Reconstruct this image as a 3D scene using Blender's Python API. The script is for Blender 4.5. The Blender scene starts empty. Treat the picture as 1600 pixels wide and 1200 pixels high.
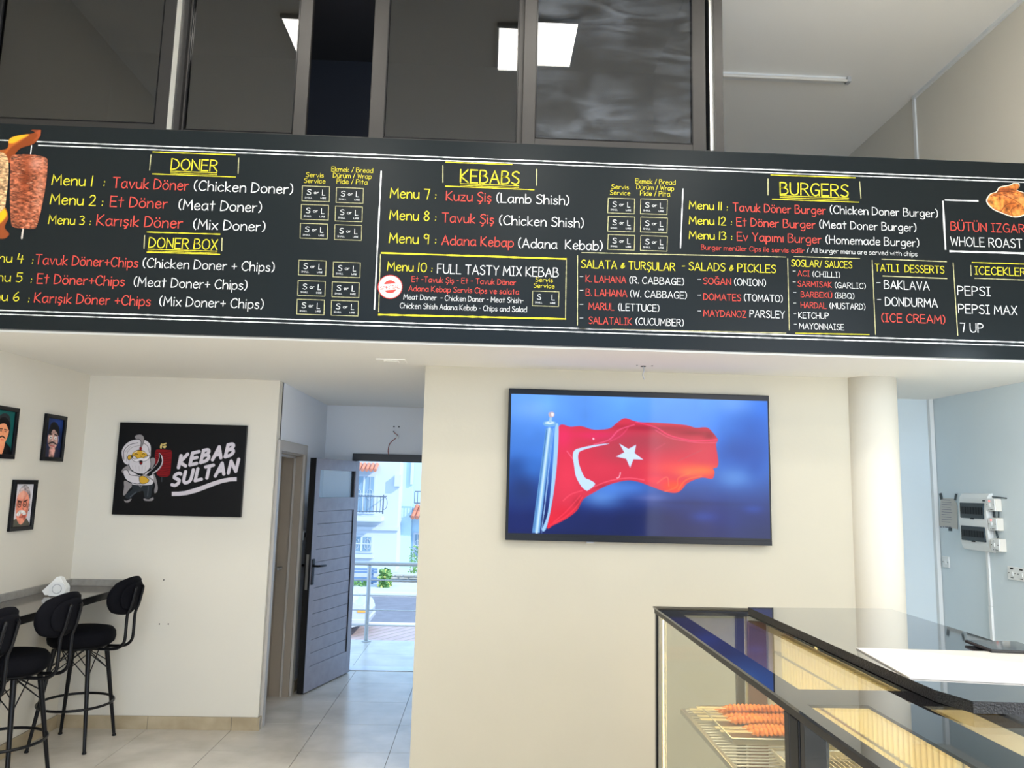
import bpy, bmesh, math, random
import numpy as np
from mathutils import Vector, Matrix, noise
from mathutils.geometry import tessellate_polygon
random.seed(7); np.random.seed(7)
S = bpy.context.scene
COL = S.collection
PI = math.pi

# ------------------------------------------------------------------ camera
CY, CP, CR, CF, CH = math.radians(1.893), math.radians(7.682), math.radians(1.387), 1190.0, 1.8
Fv = Vector((math.sin(CY)*math.cos(CP), math.cos(CY)*math.cos(CP), math.sin(CP)))
R0 = Vector((math.cos(CY), -math.sin(CY), 0)); U0 = R0.cross(Fv)
Rv = R0*math.cos(CR)+U0*math.sin(CR); Uv = U0*math.cos(CR)-R0*math.sin(CR)
CAM = Vector((0, 0, CH))
cd = bpy.data.cameras.new('camera'); cam = bpy.data.objects.new('camera', cd); COL.objects.link(cam)
cd.sensor_width = 36; cd.lens = CF/1600*36; cd.clip_end = 300; cd.clip_start = .05
M = Matrix((( Rv.x, Uv.x, -Fv.x, 0), (Rv.y, Uv.y, -Fv.y, 0), (Rv.z, Uv.z, -Fv.z, CH), (0, 0, 0, 1)))
cam.matrix_world = M
S.camera = cam

def on(px, py, axis, val):
    """real-world point on the plane axis=val that stands at this place of the photograph"""
    d = Fv*CF+Rv*(px-800)-Uv*(py-600)
    return CAM+d*((val-CAM[axis])/d[axis])

# ------------------------------------------------------------------ world, lights, exposure
S.view_settings.view_transform = 'Standard'; S.view_settings.look = 'None'
S.view_settings.gamma = 1; S.view_settings.use_curve_mapping = False
S.view_settings.exposure = 0.16
W = bpy.data.worlds.new('world'); S.world = W; W.use_nodes = True
W.node_tree.nodes['Background'].inputs[0].default_value = (.42, .66, 1.0, 1)
W.node_tree.nodes['Background'].inputs[1].default_value = 2.35
sd = bpy.data.lights.new('sun', 'SUN'); sun = bpy.data.objects.new('sun', sd); COL.objects.link(sun)
sd.energy = 3.2; sd.angle = math.radians(.6); sd.color = (1, .94, .84)
sun.rotation_euler = Vector((.8, -.5, .62)).to_track_quat('Z', 'Y').to_euler()
PANEL_E = 27.0
def area(name, loc, sx, sy, power, color, target):
    l = bpy.data.lights.new(name, 'AREA'); o = bpy.data.objects.new(name, l); COL.objects.link(o)
    l.shape = 'RECTANGLE'; l.size = sx; l.size_y = sy; l.energy = power; l.color = color
    o.location = loc; o.rotation_euler = (Vector(loc)-Vector(target)).to_track_quat('Z', 'Y').to_euler()
    return o
area('shopfront_daylight', (.2, -3.4, 2.55), 5.6, 4.4, 30, (1, .95, .86), (.2, 5, 1.6))
area('added_ceiling_fill', (.2, -3.42, .35), 5.6, .6, 50, (1, .93, .82), (.2, 2.5, 3.6))  # unseen fill, added low at the front to lift the ceilings
area('added_side_fill', (3.40, -.4, 2.3), 3.0, 3.0, 130, (.96, .96, 1), (-2.2, 4.2, 2.75))  # unseen fill from the right, added to brighten the left and logo walls
area('added_kitchen_fill', (3.1, 3.2, 2.3), .3, 1.0, 13, (.74, .88, 1), (3.4, 5.5, 1.2))  # cool fill added for the kitchen walls, no fitting modelled

# ------------------------------------------------------------------ materials
def s2l(c):
    return tuple(((x/12.92) if x <= .04045 else ((x+.055)/1.055)**2.4) for x in c)
def rgb(r, g, b): return s2l((r/255, g/255, b/255))
def mat(name, col, rough=.6, metal=0, spec=.5, noise_s=0, noise_a=0, bump=0, bump_s=60, emit=None, trans=0, coat=0, col2=None):
    m = bpy.data.materials.new(name); m.use_nodes = True; nt = m.node_tree; b = nt.nodes['Principled BSDF']
    b.inputs['Base Color'].default_value = (*col, 1); b.inputs['Roughness'].default_value = rough
    b.inputs['Metallic'].default_value = metal; b.inputs['Specular IOR Level'].default_value = spec
    b.inputs['Transmission Weight'].default_value = trans; b.inputs['Coat Weight'].default_value = coat
    if emit: b.inputs['Emission Color'].default_value = (*emit[0], 1); b.inputs['Emission Strength'].default_value = emit[1]
    if noise_s:
        tc = nt.nodes.new('ShaderNodeTexCoord'); n = nt.nodes.new('ShaderNodeTexNoise'); n.inputs['Scale'].default_value = noise_s
        n.inputs['Detail'].default_value = 5; nt.links.new(tc.outputs['Object'], n.inputs['Vector'])
        r = nt.nodes.new('ShaderNodeValToRGB'); c2 = col2 or tuple(x*(1-noise_a) for x in col)
        r.color_ramp.elements[0].position = .3; r.color_ramp.elements[1].position = .7
        r.color_ramp.elements[0].color = (*c2, 1); r.color_ramp.elements[1].color = (*col, 1)
        nt.links.new(n.outputs['Fac'], r.inputs['Fac']); nt.links.new(r.outputs['Color'], b.inputs['Base Color'])
    if bump:
        tc = nt.nodes.new('ShaderNodeTexCoord'); n = nt.nodes.new('ShaderNodeTexNoise'); n.inputs['Scale'].default_value = bump_s
        n.inputs['Detail'].default_value = 4; nt.links.new(tc.outputs['Object'], n.inputs['Vector'])
        bp = nt.nodes.new('ShaderNodeBump'); bp.inputs['Strength'].default_value = bump; bp.inputs['Distance'].default_value = .01
        nt.links.new(n.outputs['Fac'], bp.inputs['Height']); nt.links.new(bp.outputs['Normal'], b.inputs['Normal'])
    return m
def glass(name, tint, refl, rough=0.0, smudge=0, ior_fac=True):
    """thin pane: clear straight through with fresnel reflection and optional wiped dust"""
    m = bpy.data.materials.new(name); m.use_nodes = True; nt = m.node_tree; nt.nodes.clear()
    o = nt.nodes.new('ShaderNodeOutputMaterial'); t = nt.nodes.new('ShaderNodeBsdfTransparent'); g = nt.nodes.new('ShaderNodeBsdfGlossy')
    t.inputs[0].default_value = (*tint, 1); g.inputs['Roughness'].default_value = rough
    lw = nt.nodes.new('ShaderNodeLayerWeight'); lw.inputs['Blend'].default_value = .5; r0 = ((refl-1)/(refl+1))**2
    pw = nt.nodes.new('ShaderNodeMath'); pw.operation = 'POWER'; pw.inputs[1].default_value = 5; nt.links.new(lw.outputs['Facing'], pw.inputs[0])
    fr = nt.nodes.new('ShaderNodeMath'); fr.operation = 'MULTIPLY_ADD'; fr.inputs[1].default_value = 1-r0; fr.inputs[2].default_value = r0; nt.links.new(pw.outputs[0], fr.inputs[0])
    mx = nt.nodes.new('ShaderNodeMixShader'); nt.links.new(fr.outputs[0], mx.inputs[0])
    nt.links.new(t.outputs[0], mx.inputs[1]); nt.links.new(g.outputs[0], mx.inputs[2]); out = mx
    if smudge:
        tc = nt.nodes.new('ShaderNodeTexCoord')
        w = nt.nodes.new('ShaderNodeTexNoise'); w.inputs['Scale'].default_value = 2.2; w.inputs['Detail'].default_value = 9; w.inputs['Roughness'].default_value = .62; w.inputs['Distortion'].default_value = 1.2
        gr = nt.nodes.new('ShaderNodeTexGradient'); gr.gradient_type = 'SPHERICAL'
        mp = nt.nodes.new('ShaderNodeMapping'); mp.inputs['Rotation'].default_value = (0, math.radians(52), 0); mp.inputs['Scale'].default_value = (1.2, 1, 5)
        nt.links.new(tc.outputs['Object'], mp.inputs[0]); nt.links.new(mp.outputs[0], w.inputs['Vector'])
        n = nt.nodes.new('ShaderNodeTexNoise'); n.inputs['Scale'].default_value = 3; nt.links.new(tc.outputs['Object'], n.inputs['Vector'])
        r1 = nt.nodes.new('ShaderNodeMapRange'); r1.inputs['From Min'].default_value = .38; r1.inputs['From Max'].default_value = .62
        nt.links.new(n.outputs['Fac'], r1.inputs['Value'])
        r2 = nt.nodes.new('ShaderNodeMapRange'); r2.inputs['From Min'].default_value = .42; r2.inputs['From Max'].default_value = .72; r2.inputs['To Max'].default_value = smudge
        nt.links.new(w.outputs['Fac'], r2.inputs['Value'])
        mu = nt.nodes.new('ShaderNodeMath'); mu.operation = 'MULTIPLY'; nt.links.new(r1.outputs[0], mu.inputs[0]); nt.links.new(r2.outputs[0], mu.inputs[1])
        ad = nt.nodes.new('ShaderNodeMath'); ad.inputs[1].default_value = smudge*.06; nt.links.new(mu.outputs[0], ad.inputs[0])
        d = nt.nodes.new('ShaderNodeBsdfDiffuse'); d.inputs[0].default_value = (.6, .66, .75, 1)
        m2 = nt.nodes.new('ShaderNodeMixShader'); nt.links.new(ad.outputs[0], m2.inputs[0]); nt.links.new(mx.outputs[0], m2.inputs[1]); nt.links.new(d.outputs[0], m2.inputs[2]); out = m2
    nt.links.new(out.outputs[0], o.inputs[0]); return m
def attr_mat(name, emit=0, rough=.5):
    m = bpy.data.materials.new(name); m.use_nodes = True; nt = m.node_tree; b = nt.nodes['Principled BSDF']
    a = nt.nodes.new('ShaderNodeVertexColor'); a.layer_name = 'Col'
    b.inputs['Roughness'].default_value = rough
    if emit:
        b.inputs['Base Color'].default_value = (.004, .004, .005, 1); nt.links.new(a.outputs[0], b.inputs['Emission Color']); b.inputs['Emission Strength'].default_value = emit
    else: nt.links.new(a.outputs[0], b.inputs['Base Color'])
    b.inputs['Specular IOR Level'].default_value = .15
    return m
def chalk(name, col):
    return mat(name, col, .85, spec=.1, noise_s=260, noise_a=.42)

K = dict(
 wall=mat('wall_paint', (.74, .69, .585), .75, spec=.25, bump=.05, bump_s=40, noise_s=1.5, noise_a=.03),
 wall_tv=mat('darkened_cream_wall_paint', (.57, .52, .41), .75, spec=.25, bump=.05, bump_s=40, noise_s=1.5, noise_a=.04),  # yellower cream, darkened to offset too much light on this wall
 ceil=mat('ceiling_paint', (.90, .87, .80), .85, spec=.2),
 kwall=mat('kitchen_wall_paint', (.70, .77, .79), .6, spec=.3, noise_s=2, noise_a=.04),
 white_wall=mat('white_wall_paint', (.84, .86, .89), .7, spec=.25),
 unlit_wall=mat('unlit_room_tone', (.035, .036, .048), .7),  # darkness of the unlit room put into the wall colour
 unlit_ceil=mat('unlit_room_ceiling_tone', (.06, .055, .062), .7),  # same lack of light put into the ceiling colour
 grout=mat('grout', (.33, .30, .26), .9),
 tile=mat('floor_tile_ceramic', (.66, .61, .53), .26, spec=.45, noise_s=3.4, col2=(.50, .455, .385), bump=.02, bump_s=8),
 skirt=mat('skirting_tile_ceramic', (.50, .41, .27), .4, noise_s=6, col2=(.36, .28, .17)),
 board=mat('chalkboard_vinyl', (.0085, .012, .0135), .27, spec=.13),
 chalk_white=chalk('chalk_white', (.86, .86, .84)), chalk_yellow=chalk('chalk_yellow', (.86, .76, .05)),
 chalk_pale=chalk('chalk_pale_yellow', (.62, .58, .30)), chalk_red=chalk('chalk_red', (.80, .10, .075)),
 stamp_white=mat('stamp_white', (.85, .80, .76), .6), stamp_red=mat('stamp_red', (.75, .03, .02), .6),
 alu=mat('bronze_anodised_aluminium', (.030, .027, .024), .45, metal=.15, spec=.35, noise_s=9, noise_a=.12),
 alu_dark=mat('dark_anodised_aluminium', (.018, .017, .017), .35, metal=.3),
 pane=glass('tinted_window_glass', (.35, .37, .38), 1.75, 0.0),
 pane_wiped=glass('wiped_window_glass', (.35, .37, .38), 1.75, 0.0, smudge=.10),
 lamp=mat('lamp_diffuser', (.9, .9, .9), .5, emit=((1, .95, .86), PANEL_E)),
 white_plastic=mat('white_plastic', (.80, .80, .77), .35), grey_plastic=mat('grey_plastic', (.45, .45, .45), .4),
 cream_plastic=mat('cream_plastic', (.72, .68, .60), .4),
 black_plastic=mat('black_plastic', (.006, .006, .007), .25, spec=.2), smoke=mat('smoked_plastic', (.012, .022, .026), .12),
 black_metal=mat('black_painted_metal', (.005, .005, .006), .35, spec=.25), velvet=mat('black_velvet', (.004, .004, .006), .85, spec=.12, bump=.1, bump_s=120),
 chrome=mat('brushed_steel', (.62, .62, .62), .22, metal=1), steel_dull=mat('dull_steel', (.5, .5, .48), .38, metal=1),
 table=mat('dark_gloss_table_top', (.09, .075, .065), .10, spec=.6), stone_strip=mat('grey_stone_upstand', (.36, .34, .30), .35, noise_s=30, noise_a=.2),
 napkin=mat('napkin_paper', (.86, .85, .80), .9),
 door_grey=mat('door_grey_laminate', (.34, .32, .36), .42, noise_s=14, noise_a=.15), beige=mat('beige_door_laminate', (.33, .27, .205), .5),
 beige_light=mat('beige_architrave', (.46, .42, .37), .45),
 clear=glass('clear_glass', (.96, .97, .96), 1.45), clear_case=glass('display_glass', (.93, .94, .91), 1.5),
 frit=mat('black_frit_glass', (.002, .002, .003), .02, spec=.9, coat=.3),
 granite=mat('black_granite', (.016, .016, .018), .05, spec=1.0, coat=1, noise_s=420, col2=(.05, .05, .052)),
 granite_edge=mat('rough_black_granite', (.008, .008, .009), .5, spec=.25, noise_s=300, col2=(.03, .03, .03), bump=.5, bump_s=200),
 cabinet=mat('black_cabinet', (.012, .013, .016), .35), case_white=mat('case_lining', (.70, .66, .55), .3),
 copper=mat('copper_brown_panel', (.23, .12, .09), .3, metal=.6), fin=mat('ribbed_plastic', (.85, .76, .45), .18),
 meat=mat('minced_meat', (.74, .25, .045), .5, spec=.25, noise_s=60, col2=(.45, .10, .03), bump=.4, bump_s=90),
 skewer=mat('flat_skewer_steel', (.72, .66, .46), .4, metal=.5),
 chicken=mat('marinated_chicken', (.86, .36, .03), .35, noise_s=25, col2=(.65, .20, .02), bump=.5, bump_s=40),
 paper=mat('white_paper', (.56, .53, .48), .85), ink=mat('ink_grey', (.25, .25, .28), .9),
 tape=mat('dark_tape', (.03, .045, .05), .5), screen_black=mat('phone_glass', (.03, .035, .04), .05, spec=.8),
 led=mat('warm_led', (.9, .8, .5), .5, emit=((1, .76, .34), 14)), red_led=mat('red_indicator', (.8, .1, .1), .5, emit=((1, .1, .08), 2.0)),
 facade=mat('white_facade_render', (.55, .60, .66), .8), facade_blue=mat('blue_facade_render', (.50, .68, .80), .8),
 roof=mat('terracotta_tile', (.62, .22, .13), .7), pane_out=mat('facade_window_glass', (.22, .33, .42), .15),
 iron=mat('wrought_iron', (.10, .13, .17), .5), asphalt=mat('asphalt', (.20, .20, .23), .85, noise_s=3, noise_a=.2),
 paver=mat('pink_paver', (.46, .36, .35), .8, noise_s=1.2, noise_a=.2), concrete=mat('concrete', (.55, .56, .56), .8, noise_s=1, noise_a=.12),
 kerb=mat('kerb_concrete', (.66, .66, .66), .8), rubble=mat('rubble_stone', (.46, .44, .38), .85, noise_s=2, noise_a=.4),
 leaf=mat('green_leaf', (.16, .32, .09), .6), flower=mat('yellow_flower', (.8, .75, .2), .6),
 car=mat('silver_car_paint', (.62, .65, .68), .25, metal=.3, coat=.6), car_glass=mat('car_glass', (.16, .20, .20), .06), tyre=mat('tyre_rubber', (.02, .02, .02), .8),
 amber=mat('amber_lens', (.85, .42, .08), .2), bench=mat('blue_bench_paint', (.16, .25, .42), .5),
 wire_red=mat('red_wire', (.30, .06, .05), .5), hole=mat('drill_hole_dark', (.01, .01, .01), 1),
 print_flat=attr_mat('printed_picture', 0, .45), screen=attr_mat('television_screen', 1.12, .06),
)

# ------------------------------------------------------------------ mesh helpers
class MB:
    def __init__(s): s.v = []; s.f = []; s.m = []; s.sm = []; s.mats = []
    def mi(s, m):
        if m not in s.mats: s.mats.append(m)
        return s.mats.index(m)
    def add(s, vs, fs, m=None, smooth=False):
        b = len(s.v); s.v += [tuple(v) for v in vs]; i = s.mi(m) if m else 0
        for f in fs: s.f.append(tuple(b+k for k in f)); s.m.append(i); s.sm.append(smooth)
        return s
    def box(s, x0, x1, y0, y1, z0, z1, m=None, bev=0, T=None):
        if bev:
            bm = bmesh.new(); bmesh.ops.create_cube(bm, size=1)
            for v in bm.verts: v.co = Vector(((x0+x1)/2+v.co.x*(x1-x0), (y0+y1)/2+v.co.y*(y1-y0), (z0+z1)/2+v.co.z*(z1-z0)))
            bmesh.ops.bevel(bm, geom=bm.edges[:], offset=bev, segments=2, affect='EDGES', profile=.5)
            vs = [v.co.copy() for v in bm.verts]; fs = [[v.index for v in f.verts] for f in bm.faces]
            bm.verts.index_update(); fs = [[v.index for v in f.verts] for f in bm.faces]; bm.free()
        else:
            vs = [Vector(p) for p in ((x0,y0,z0),(x1,y0,z0),(x1,y1,z0),(x0,y1,z0),(x0,y0,z1),(x1,y0,z1),(x1,y1,z1),(x0,y1,z1))]
            fs = [(0,3,2,1),(4,5,6,7),(0,1,5,4),(1,2,6,5),(2,3,7,6),(3,0,4,7)]
        if T: vs = [T @ v for v in vs]
        return s.add(vs, fs, m)
    def tube(s, pts, r, m=None, n=8, r1=None, cap=True, closed=False):
        pts = [Vector(p) for p in pts]; N = len(pts); vs = []; fs = []; pu = None
        for i, p in enumerate(pts):
            if closed: t = (pts[(i+1) % N]-pts[i-1]).normalized()
            else: t = (pts[min(i+1, N-1)]-pts[max(i-1, 0)]).normalized()
            if pu is None:
                a = Vector((0, 0, 1)) if abs(t.z) < .9 else Vector((1, 0, 0)); pu = (a-t*a.dot(t)).normalized()
            else: pu = (pu-t*pu.dot(t)).normalized()
            w = t.cross(pu); rr = r if r1 is None else r+(r1-r)*i/(N-1)
            for k in range(n):
                a = 2*PI*k/n; vs.append(p+pu*math.cos(a)*rr+w*math.sin(a)*rr)
        for i in range(N if closed else N-1):
            j = (i+1) % N
            for k in range(n): fs.append((i*n+k, i*n+(k+1) % n, j*n+(k+1) % n, j*n+k))
        s.add(vs, fs, m, True)
        if cap and not closed: s.add(vs[:n], [tuple(range(n))[::-1]], m); s.add(vs[-n:], [tuple(range(n))], m)
        return s
    def lathe(s, prof, c=(0, 0, 0), n=24, m=None, smooth=True, axis='z'):
        vs = []; fs = []; c = Vector(c)
        for r, z in prof:
            for k in range(n):
                a = 2*PI*k/n; p = Vector((r*math.cos(a), r*math.sin(a), z))
                if axis == 'y': p = Vector((p.x, p.z, p.y))
                if axis == 'x': p = Vector((p.z, p.x, p.y))
                vs.append(p+c)
        for i in range(len(prof)-1):
            for k in range(n): fs.append((i*n+k, i*n+(k+1) % n, (i+1)*n+(k+1) % n, (i+1)*n+k))
        fs.append(tuple(range(n))[::-1]); fs.append(tuple(range((len(prof)-1)*n, len(prof)*n)))
        return s.add(vs, fs, m, smooth)
    def prism(s, poly, ext, m=None, m_side=None):
        """poly: list of 3-D points (planar), ext: extrusion vector"""
        P = [Vector(p) for p in poly]; n = len(P); e = Vector(ext); vs = P+[p+e for p in P]
        tri = tessellate_polygon([P]); fs = [tuple(t) for t in tri]+[tuple(i+n for i in t)[::-1] for t in tri]
        s.add(vs, fs, m); s.add(vs, [(i, (i+1) % n, (i+1) % n+n, i+n) for i in range(n)], m_side or m)
        return s
    def build(s, name, m=None, parent=None, origin=None):
        me = bpy.data.meshes.new(name); off = Vector(origin) if origin is not None else (parent_origin(parent) if parent else Vector((0, 0, 0)))
        me.from_pydata([tuple(Vector(v)-off) for v in s.v], [], s.f)
        for mm in s.mats: me.materials.append(mm if mm else m)
        if not s.mats and m: me.materials.append(m)
        if m and s.mats == [None]: pass
        me.polygons.foreach_set('material_index', s.m); me.polygons.foreach_set('use_smooth', s.sm); me.update()
        bm = bmesh.new(); bm.from_mesh(me); bmesh.ops.recalc_face_normals(bm, faces=bm.faces); bm.to_mesh(me); bm.free()
        o = bpy.data.objects.new(name, me); COL.objects.link(o)
        if parent: o.parent = parent; o.location = off-parent_origin(parent)
        else: o.location = off
        WO[o.name] = off
        return o
WO = {}
def parent_origin(p): return WO.get(p.name, Vector((0, 0, 0))) if p else Vector((0, 0, 0))
_orig_add = MB.add
def tag(o, label=None, cat=None, group=None, kind=None):
    if label: o['label'] = label
    if cat: o['category'] = cat
    if group: o['group'] = group
    if kind: o['kind'] = kind
    return o
def empty(name, loc, label=None, cat=None, group=None, kind=None):
    o = bpy.data.objects.new(name, None); COL.objects.link(o); o.location = loc; o.empty_display_size = .1
    WO[o.name] = Vector(loc); return tag(o, label, cat, group, kind)
def one(name, m, parent=None, **k):          # quick single box part
    b = MB(); b.box(*k['b'], m=m, bev=k.get('bev', 0)); return b.build(name, m, parent, k.get('origin'))
def struct(name, boxes, m, label=None):
    b = MB()
    for q in boxes: b.box(*q, m=m)
    o = b.build(name, m); tag(o, label, kind='structure'); return o
def copy_tree(o, parent=None):
    c = o.copy(); COL.objects.link(c); c.parent = parent; WO[c.name] = WO.get(o.name, Vector((0, 0, 0)))
    for ch in [x for x in o.children]: copy_tree(ch, c)
    return c

# painted flat pictures ------------------------------------------------------------
def cat(P, closed=True, n=6):
    P = [np.array(p, float) for p in P]; out = []; N = len(P)
    for i in range(N if closed else N-1):
        a, b, c, d = (P[(i-1) % N], P[i], P[(i+1) % N], P[(i+2) % N]) if closed else (P[max(i-1, 0)], P[i], P[i+1], P[min(i+2, N-1)])
        for k in range(n):
            t = k/n; out.append(.5*((2*b)+(c-a)*t+(2*a-5*b+4*c-d)*t*t+(3*b-a-3*c+d)*t**3))
    if not closed: out.append(P[-1])
    return out
class Canvas:
    """colour grid: fn maps drawing coords to plane coords (a,b); bounds in plane coords"""
    def __init__(s, fn, a0, a1, b0, b1, nx, bg=None):
        s.fn = fn; s.a0, s.a1, s.b0, s.b1 = a0, a1, b0, b1; s.nx = nx; s.ny = max(2, int(round(nx*abs(b1-b0)/abs(a1-a0))))
        s.img = np.zeros((s.ny, s.nx, 3)); s.al = np.zeros((s.ny, s.nx))
        s.X, s.Y = np.meshgrid(np.arange(s.nx), np.arange(s.ny))
        if bg: s.img[:] = np.array(bg)/255; s.al[:] = 1
    def g(s, p):
        a, b = s.fn(*p); return ((a-s.a0)/(s.a1-s.a0)*(s.nx-1), (b-s.b0)/(s.b1-s.b0)*(s.ny-1))
    def put(s, w, col, tex=None):
        c = np.array(col, float)/255
        if tex is not None: c = np.clip(c[None, None]*tex[..., None], 0, 1)
        s.img = s.img*(1-w[..., None])+c*w[..., None]; s.al = np.maximum(s.al, w)
    def dist(s, G, closed):
        d = np.full(s.X.shape, 1e9); N = len(G)
        for i in range(N if closed else N-1):
            ax, ay = G[i]; bx, by = G[(i+1) % N]; dx, dy = bx-ax, by-ay; L = dx*dx+dy*dy+1e-9
            t = np.clip(((s.X-ax)*dx+(s.Y-ay)*dy)/L, 0, 1); d = np.minimum(d, (s.X-ax-t*dx)**2+(s.Y-ay-t*dy)**2)
        return np.sqrt(d)
    def mask(s, pts, smooth=True, soft=.5):
        G = [s.g(p) for p in (cat(pts) if smooth else pts)]; ins = np.zeros(s.X.shape, bool); N = len(G)
        for i in range(N):
            ax, ay = G[i]; bx, by = G[(i+1) % N]
            if ay == by: continue
            c = (ay > s.Y) != (by > s.Y); xi = (bx-ax)*(s.Y-ay)/(by-ay)+ax; ins ^= c & (s.X < xi)
        d = s.dist(G, True)*np.where(ins, 1, -1); return np.clip(.5+d/(2*soft), 0, 1)
    def poly(s, pts, col, smooth=True, soft=.5, tex=None, alpha=1, outline=None, ow=1): 
        w = s.mask(pts, smooth, soft)*alpha; s.put(w, col, tex)
        if outline: s.line(list(cat(pts) if smooth else pts)+[(cat(pts) if smooth else pts)[0]], ow, outline, False)
    def line(s, pts, w, col, smooth=True, alpha=1, soft=.6):
        """w in drawing units"""
        P = cat(pts, False) if smooth and len(pts) > 2 else pts; G = [s.g(p) for p in P]
        u = s.g((pts[0][0]+1, pts[0][1])); o = s.g(pts[0]); k = math.hypot(u[0]-o[0], u[1]-o[1])
        d = s.dist(G, False); s.put(np.clip(.5+(w*k/2-d)/(2*soft), 0, 1)*alpha, col)
    def blob(s, x, y, rx, ry, col, a=1, within=None):
        g = s.g((x, y)); u = s.g((x+rx, y)); v = s.g((x, y+ry)); RX = math.hypot(u[0]-g[0], u[1]-g[1]); RY = math.hypot(v[0]-g[0], v[1]-g[1])
        w = np.exp(-(((s.X-g[0])/RX)**2+((s.Y-g[1])/RY)**2))*a
        if within is not None: w = w*within
        s.put2(w, col)
    def put2(s, w, col): s.img = s.img*(1-w[..., None])+np.array(col)/255*w[..., None]
    def noise(s, sc, amp, seed=0, ax=1):
        t = np.ones(s.X.shape)
        for oc in (1, 2, 4):
            rs = np.random.RandomState(seed+oc); nx, ny = max(3, int(sc*oc)), max(3, int(sc*oc*s.ny/s.nx/ax)); g = rs.rand(ny+2, nx+2)-.5
            fx = s.X/s.nx*nx; fy = s.Y/s.ny*ny; ix = fx.astype(int); iy = fy.astype(int); tx = fx-ix; ty = fy-iy
            t = t+amp/oc*2*((g[iy, ix]*(1-tx)+g[iy, ix+1]*tx)*(1-ty)+(g[iy+1, ix]*(1-tx)+g[iy+1, ix+1]*tx)*ty)
        return t
    def build(s, name, place, m, parent, mask=False):
        """place(a,b)->world point"""
        a = s.a0+(s.a1-s.a0)*s.X.ravel()/(s.nx-1); b = s.b0+(s.b1-s.b0)*s.Y.ravel()/(s.ny-1)
        p0 = np.array(place(0, 0)); pa = np.array(place(1, 0))-p0; pb = np.array(place(0, 1))-p0
        off = np.array(parent_origin(parent)); V = p0+a[:, None]*pa+b[:, None]*pb-off
        idx = np.arange(s.nx*s.ny).reshape(s.ny, s.nx)
        q = np.stack([idx[:-1, :-1], idx[:-1, 1:], idx[1:, 1:], idx[1:, :-1]], -1).reshape(-1, 4)
        C = np.clip(s.img.reshape(-1, 3), 0, 1); C = np.where(C <= .04045, C/12.92, ((C+.055)/1.055)**2.4)
        if mask:
            al = s.al.ravel(); q = q[(al[q] > .45).all(1)]; used = np.unique(q); re = -np.ones(len(V), int); re[used] = np.arange(len(used)); V = V[used]; C = C[used]; q = re[q]
        me = bpy.data.meshes.new(name); me.vertices.add(len(V)); me.vertices.foreach_set('co', V.astype(np.float32).ravel())
        me.loops.add(q.size); me.loops.foreach_set('vertex_index', q.ravel().astype(np.int32)); me.polygons.add(len(q))
        me.polygons.foreach_set('loop_start', np.arange(0, q.size, 4, dtype=np.int32)); me.update(calc_edges=True)
        at = me.color_attributes.new('Col', 'FLOAT_COLOR', 'POINT'); at.data.foreach_set('color', np.c_[C, np.ones(len(C))].astype(np.float32).ravel())
        me.materials.append(m); o = bpy.data.objects.new(name, me); COL.objects.link(o); o.parent = parent; WO[o.name] = Vector(off)
        return o

# ------------------------------------------------------------------ room dimensions
XL, XR = -3.04, 3.55          # side walls
YB = 4.135                    # face of the menu board
YT = 4.93                     # television wall
YG = 5.895                    # logo wall
YD = 7.70                     # exit door wall
ZL, ZH = 2.57, 5.16           # low / high ceiling
XC0, XC1 = -1.60, -.405       # corridor sides
YF = -3.5                     # shop front
TH = .2

# floor: one slab, tiles proud of the grout
floor = struct('floor', [(XL-TH, XR+TH, YF-.3, 9.22, -.2, -.008)], K['grout'], 'grey ceramic tiled floor')
def tile(x0, x1, y0, y1, parent, m=K['tile'], z=0, name='tile'):
    g = .0018; b = MB(); b.box(x0+g, x1-g, y0+g, y1-g, z-.02, z, m); return b.build(name, m, parent)
xs = [XL, -2.385, -1.785, -1.187, -.586, .014]
ys = [4.256, 4.856, 5.456, 6.056, 6.657, 7.257, 7.72]
for i in range(len(xs)-1):
    for j in range(len(ys)-1):
        x0, x1, y0, y1 = xs[i], xs[i+1], ys[j], ys[j+1]
        if y0 >= YG and x1 < XC0: continue
        if y0 < YG < y1 and x1 < XC0: y1 = YG+.01
        tile(x0, x1, y0, y1, floor)
b = MB()          # rest of the shop floor, out of the photograph
xx = [XL+.6*k for k in range(12)]; yy = [YF+.6*k for k in range(14)]
for i in range(11):
    for j in range(13):
        x0, x1, y0, y1 = xx[i], min(xx[i+1], XR), yy[j], min(yy[j+1], 4.256)
        if x1 > x0 and y1 > y0: b.box(x0+.002, x1-.002, y0+.002, y1-.002, -.02, 0, K['tile'])
b.box(.014, XR, 4.256, YG+.03, -.02, 0, K['tile'])
tag(b.build('tile', K['tile'], floor), kind='stuff')
for x0, x1 in ((-1.9, -1.19), (-1.19, -.59), (-.59, .1)):
    tile(x0-.06, x1-.06, 7.9, 8.47, floor); tile(x0-.06, x1-.06, 8.47, 9.2, floor)
one('threshold', mat('marble_threshold', (.70, .70, .70), .2, noise_s=5, noise_a=.15), floor, b=(-1.30, -.2, 7.722, 7.895, -.02, .006))

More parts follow.
